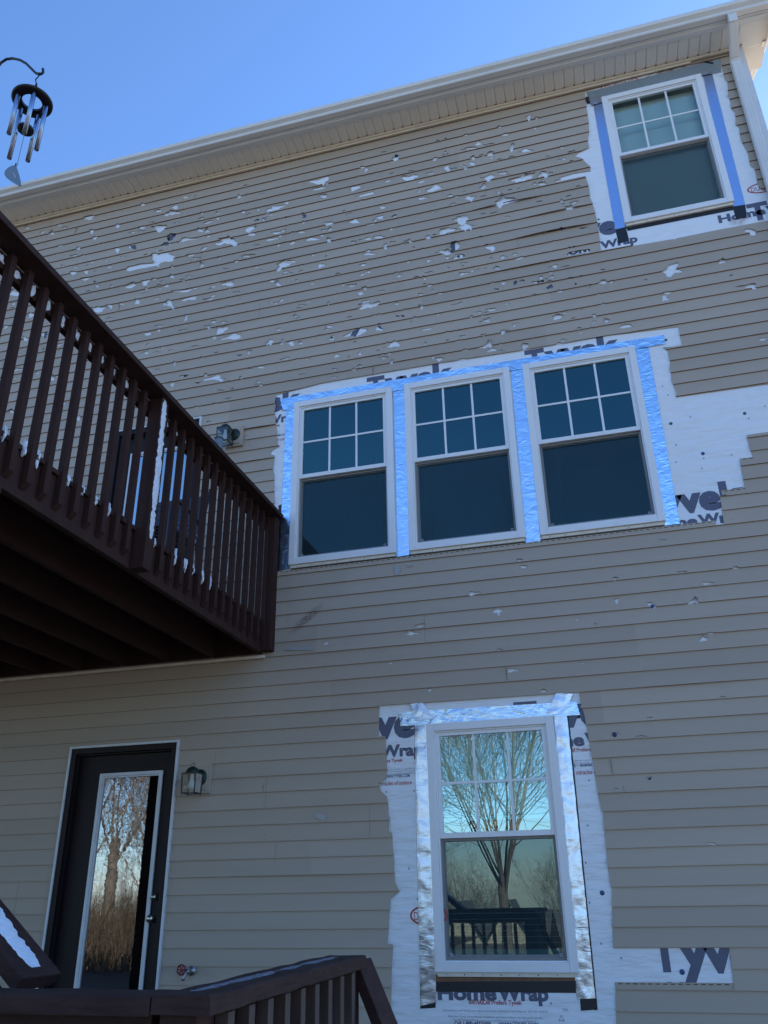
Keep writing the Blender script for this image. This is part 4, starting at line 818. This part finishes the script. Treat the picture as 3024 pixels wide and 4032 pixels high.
while x < lx-.2:
    b = MB(); b.box((x-.018, -lo_+.018, -1.1), (x+.018, -lo_+.055-.006, ZC-.15), bev=.002); b.build('baluster', bpy.data.materials['faded_stained_wood'], ld); x += .118
for (x, y_) in ((lx-.07, -2.93), (lx-.09, -lo_+.075), (-2.6, -lo_+.075)):
    b = MB(); b.box((x-.045, y_-.045, -1.6), (x+.045, y_+.045, ZC-.0385), bev=.004); b.build('newel_post', M_woodh, ld)
b = MB(); y = -1.6+.0
yy = -.3
while yy > -lo_: b.box((-3.6, yy-.137, -1.14), (lx-.02, yy, -1.115)); yy -= .143
b.box((-3.6, -lo_+.04, -1.4), (lx-.04, -lo_, -1.145)); b.box((lx-.04, -lo_, -1.4), (lx, -.3, -1.145)); b.build('decking', M_joist, ld)
b = MB(); b.beam((lx-.03, -2.86, ZC-.02), (lx+.60, -3.02, -1.45), .10, .038, up=(0, 0, 1), bev=.004); b.build('stair_handrail', M_woodh, ld)
M_ice = node_mat('thin_icy_snow', (.30, .33, .40), .6, var=(.05, .035, .035), var_scale=55, var_fac=.5)
snow_strip('snow_strip', (lx-.088, -2.95, ZC), (lx-.088, -3.98, ZC), .05, .005, 'thin icy streak of snow along the side rail cap of the lower deck', n=160, m_=8, seed=21, mat=M_ice)
snow_strip('snow_strip', (lx-.04, -3.10, -.40), (lx-.0, -3.0, -.40), .05, .02, 'small wad of snow beside the corner post under the side rail', n=16, m_=6, seed=27) if False else None
# sloping stair rail coming in from the left
so_ = 3.55
e = P(150, 3868, so_); u0 = P(-175, 3463, so_); dr = (u0-e).normalized(); up_ = Vector((0, 0, 1)); far = e+dr*2.2
sr = empty('stair_railing', (e.x, e.y, -1.6), 'sloping stair handrail with a thick band of snow at the left edge', 'handrail')
b = MB(); b.beam(e, far, .18, .045, up=(0, 0, 1), bev=.005); b.build('handrail', M_woodh, sr)
b = MB(); b.beam(e+Vector((-.10, 0, -.10))+dr*.05, far+Vector((-.1, 0, -.1)), .038, .09, bev=.003); b.build('under_rail', M_wood, sr)
b = MB(); q = e+dr*.35; b.box((q.x-.045, q.y-.045, -1.6), (q.x+.045, q.y+.045, q.z-.05), bev=.004); b.build('newel_post', M_wood, sr)
nrm = Vector((0, 1, 0)).cross(dr).normalized(); nrm = nrm if nrm.z > 0 else -nrm
snow_strip('snow_band', e+dr*.035+nrm*.0225, far+nrm*.0225, .125, .035, 'thick white band of snow lying on the sloping stair handrail', n=220, m_=12, seed=33)
# ------------------------------------------------------------------ wind chime and its hook
co = 3.73
def Q(x, y, o=co): return P(x, y, o)
hk = empty('shepherd_hook', (XD+.06, -co, ZR), 'curved black iron hook arching in from the left, holding the wind chime', 'hook'); M_iron = node_mat('black_iron', (.012, .012, .016), .5)
hp = [Q(-75, 500), Q(-40, 330), Q(-12, 268), Q(4, 247), Q(25, 233), Q(50, 230), Q(78, 236), Q(103, 250), Q(125, 272), Q(140, 287), Q(152, 292), Q(163, 291), Q(170, 284), Q(169, 271)]
b = MB(); b.tube([(hp[0].x, hp[0].y, ZR), hp[0]]+hp[1:], .0065, 10); b.build('hook_arm', M_iron, hk)
top = Q(154, 287); sc_ = 1/695
ring_c = Q(121, 396); ring_c = Vector((top.x, top.y, ring_c.z+ (0)))
# hang everything on one vertical line through the hook
def zat(y_px, x_px): return Q(x_px, y_px).z
wc = empty('wind_chime', (top.x, top.y, top.z), 'wind chime of five silver tubes below a round black wooden ring', 'wind chime')
rz = zat(402, 121); rr = .094
b = MB(); b.lathe((top.x, top.y, rz), [(.046, -.007), (.085, -.008), (rr, -.003), (rr, .004), (.085, .010), (.046, .007), (.046, -.007)], 40); b.build('top_ring', M_iron, wc)
b = MB(); pk = Vector((top.x, top.y, rz+.105)); b.lathe((pk.x, pk.y, pk.z-.022), [(.001, 0), (.006, .002), (.0065, .03), (.004, .045), (.001, .047)], 10)
b.tube([pk+Vector((0, 0, .02)), pk+Vector((-.012, 0, .055)), pk+Vector((.008, 0, .085)), (top.x, top.y, top.z+.003)], .003, 6)
for k in range(3): t = 2*math.pi*k/3+.4; b.tube([pk-Vector((0, 0, .02)), (top.x+.065*math.cos(t), top.y+.065*math.sin(t), rz+.009)], .0012, 5)
b.tube([pk-Vector((0, 0, .02)), (top.x, top.y, zat(657, 63))], .0011, 5); b.build('suspension_cord', M_iron, wc)
tr = .0108; L_ = {0: .24, 1: .29, 2: .33, 3: .37, 4: .41}
order = [(250, .27), (322, .30), (34, .345), (106, .33), (178, .25)]
order = [(316, .27), (28, .29), (244, .258), (100, .305), (172, .33)]
for ang, ln_ in order:
    t = R(ang); x, y = top.x+.066*math.cos(t), top.y+.066*math.sin(t); z1 = rz-.018
    b = MB(); n_ = 20; pr_ = [(tr, 0), (tr, -ln_), (tr*.86, -ln_), (tr*.86, -.01)]; b.lathe((x, y, z1), pr_, n_); b.tube([(x, y, z1-.004), (x, y, rz)], .0012, 5); b.build('chime_tube', M_chrome, wc)
b = MB(); z = rz-.19; b.lathe((top.x, top.y, z), [(.001, -.006), (.036, -.006), (.037, 0), (.036, .006), (.001, .006)], 28); b.build('striker', M_iron, wc)
sa = [Q(x, y) for x, y in T(0, 150, .2712, [(215, 1850), (240, 1870), (270, 1960), (302, 2080), (306, 2140), (285, 2150), (180, 2090), (95, 2030), (66, 1980), (75, 1930), (120, 1885), (180, 1855)])]
b = MB(); f1 = [p+Vector((0, -.002, 0)) for p in sa]; f2 = [p+Vector((0, .002, 0)) for p in sa]; b.face(f1); b.face(f2[::-1])
for i in range(len(sa)): k2 = (i+1) % len(sa); b.face([f1[i], f1[k2], f2[k2], f2[i]])
hk2 = [Q(x, y) for x, y in T(0, 150, .2712, [(185, 1968), (205, 1985), (228, 2010), (234, 2030), (225, 2040), (210, 2030)])]; b.tube([p+Vector((0, -.004, 0)) for p in hk2], .002, 5, 1)
b.tube([Q(232*.2712, 150+1820*.2712), Q(225*.2712, 150+1862*.2712)], .003, 6, 2)
b.build('wind_sail', [node_mat('grey_metal_sail', (.22, .28, .32), .35, metal=.3), M_trimw, M_iron], wc)
# ------------------------------------------------------------------ the yard behind the camera (seen in the panes)
M_bark = node_mat('grey_brown_bark', (.12, .10, .08), .9, var=(.21, .175, .14), var_scale=12)
def make_tree(seed, H, r0, fork=.2, nl=8, tilt=.55):
    """short trunk, a fan of ascending limbs, each feathered with side branches and twigs"""
    rnd = random.Random(seed); trunk = MB(); crown = MB(); F = H*fork
    tp = [Vector((0, 0, 0)), Vector((.03, .02, F*.4)), Vector((-.02, .03, F*.8)), Vector((.0, 0, F))]
    trunk.tube(tp, [r0*1.15, r0, r0*.92, r0*.85], 10, caps=False)
    def limb(p, d, L, r, lv, up):
        n = 7 if lv < 2 else 4; pts = [p]; rs_ = [r]; dirs = [d]
        for i in range(n):
            d = (d+Vector((rnd.uniform(-.13, .13), rnd.uniform(-.13, .13), up+rnd.uniform(-.04, .04)))).normalized(); p = p+d*(L/n); pts.append(p); dirs.append(d); rs_.append(max(.004, r*(1-.85*(i+1)/n)))
        crown.tube(pts, rs_, (6, 4, 3, 3)[lv], caps=False, smooth=lv < 2)
        if lv == 3: return
        m_ = (15, 9, 5)[lv]
        for k in range(m_):
            t = .14+.86*(k+rnd.random()*.6)/m_; i = min(int(t*n), n-1); q = pts[i].lerp(pts[i+1], t*n-i if t*n-i < 1 else 1)
            dd = dirs[i]; o = Matrix.Rotation(rnd.uniform(0, 6.28), 3, dd) @ dd.orthogonal().normalized(); a = rnd.uniform(.45, .95)
            nd = (dd*math.cos(a)+o*math.sin(a)).normalized()
            limb(q, nd, L*(.50-.30*t)*rnd.uniform(.7, 1.25)*(1 if lv == 0 else 1.15), max(.0035, rs_[i]*.42), lv+1, .07)
    for k in range(nl):
        a = 2*math.pi*k/nl+rnd.uniform(-.3, .3); ti = tilt*rnd.uniform(.15, 1.1); d = Vector((math.cos(a)*math.sin(ti), math.sin(a)*math.sin(ti), math.cos(ti)))
        limb(tp[3]-Vector((0, 0, rnd.uniform(0, F*.3))), d, H*rnd.uniform(.5, .8), r0*rnd.uniform(.16, .34), 0, .05)
    return trunk, crown
protos = []
for sd_, H_, r_, fk, nl_, ti_ in ((3, 11, .125, .17, 13, .66), (8, 12, .16, .25, 6, .5), (15, 9, .10, .15, 6, .7)):
    t_, c_ = make_tree(sd_, H_, r_, fk, nl_, ti_); protos.append((t_, c_))
def place_tree(i, loc, rz_, s_, label, group=None):
    global pt
    if not isinstance(protos[i], bpy.types.Object):
        r_ = empty('bare_tree'); t_, c_ = protos[i]; t_.build('trunk', M_bark, r_, recalc=False); c_.build('crown', M_bark, r_, recalc=False); protos[i] = r_; o = r_
    else: o = copy_tree(protos[i])
    o.location = loc; o.rotation_euler = (0, 0, rz_); o.scale = (s_,)*3; tag(o, label, 'tree', group); return o
place_tree(0, (-2.9, -15.5, -1.6), .4, 1.0, 'bare many limbed tree mirrored in the lower window')
for k, (i, x, y, s_) in enumerate(((2, -13.0, -24, 1.0), (2, -9.6, -11.5, .8), (1, -14.5, -15.5, .9), (2, -13.2, -18, 1.1), (1, -15.8, -19, 1.1), (2, -17, -16.5, 1.15), (1, -19, -22, 1.2), (2, -15, -22, 1.2), (2, 6, -27, 1.0))):
    place_tree(i, (x, y, -1.6), k*1.7, s_, 'bare winter tree of the thicket mirrored in the ground floor door glass', 'bare trees in the thicket behind the yard')
rt = random.Random(9)
for k in range(22):
    place_tree(rt.choice((0, 1, 2)), (-46+k*4.2+rt.uniform(-1.5, 1.5), rt.uniform(-96, -56), -8), k*2.1, rt.uniform(.75, 1.15), 'bare tree of the far tree line mirrored low in the windows', 'far line of bare trees behind the neighbouring houses')
b = MB(); rnd = random.Random(4)
for k in range(26000):
    x = rnd.uniform(-32, -7.5); y = rnd.uniform(-24, -12.5); h = rnd.uniform(.5, 2.0)*(1 if rnd.random() < .93 else 1.4); dx_, dy_ = rnd.uniform(-.5, .5), rnd.uniform(-.5, .5); w_ = rnd.uniform(.006, .03)
    b.face([(x, y, -1.6), (x+w_, y, -1.6), (x+dx_, y+dy_, -1.6+h)])
tag(b.build('brush', node_mat('dry_brown_brush', (.05, .035, .02), .9, var=(.11, .08, .05), var_scale=2), recalc=False), 'dry brown brush thicket mirrored in the lower part of the door glass', 'brush', kind='stuff')
M_nroof = node_mat('grey_shingles', (.07, .07, .075), .9, var=(.12, .12, .12), var_scale=8, stretch=(1, 1, 4)); M_nwall = node_mat('pale_neighbour_siding', (.45, .40, .30), .7)
def neighbour(x, y, w_, label):
    r_ = empty('neighbour_house', (x, y, -7.2), label, 'house'); b = MB(); z0 = -7.2; b.box((x-w_, y-5, z0), (x+w_, y+4, z0+4.2)); b.build('wall', M_nwall, r_)
    b = MB(); zt_ = z0+6.1
    for s_ in (1, -1):
        yy = y-.5+s_*5.2; q = [(x-w_-.5, yy, z0+4), (x+w_+.5, yy, z0+4), (x+w_+.5, y-.5, zt_), (x-w_-.5, y-.5, zt_)]; b.face(q); b.face([(a_[0], a_[1], a_[2]-.2) for a_ in q])
    b.build('roof', M_nroof, r_, recalc=False)
    for gx in (-w_*.5, w_*.45):
        b = MB(); xx = x+gx; b.face([(xx-1.6, y+3.4, z0+4), (xx+1.6, y+3.4, z0+4), (xx, y+3.4, z0+6.4)]); b.face([(xx-1.8, y+3.7, z0+3.9), (xx, y+3.7, z0+6.6), (xx, y-.5, z0+6.6)], 1); b.face([(xx+1.8, y+3.7, z0+3.9), (xx, y+3.7, z0+6.6), (xx, y-.5, z0+6.6)], 1); b.build('gable', [M_nwall, M_nroof], r_, recalc=False)
        b = MB(); b.ring(xx-.5, xx+.5, z0+1.2, z0+2.9, .1, y+4.02, y+4.12); b.box((xx-.4, y+4.005, z0+1.3), (xx+.4, y+4.03, z0+2.8), 1); b.build('window', [M_white, M_room], r_)
neighbour(-7.6, -46, 2.7, 'distant house with a dark shingle roof and two pale gables mirrored in the lower window')
neighbour(16, -48, 8, 'distant dark roofed house to the right of the mirrored tree')
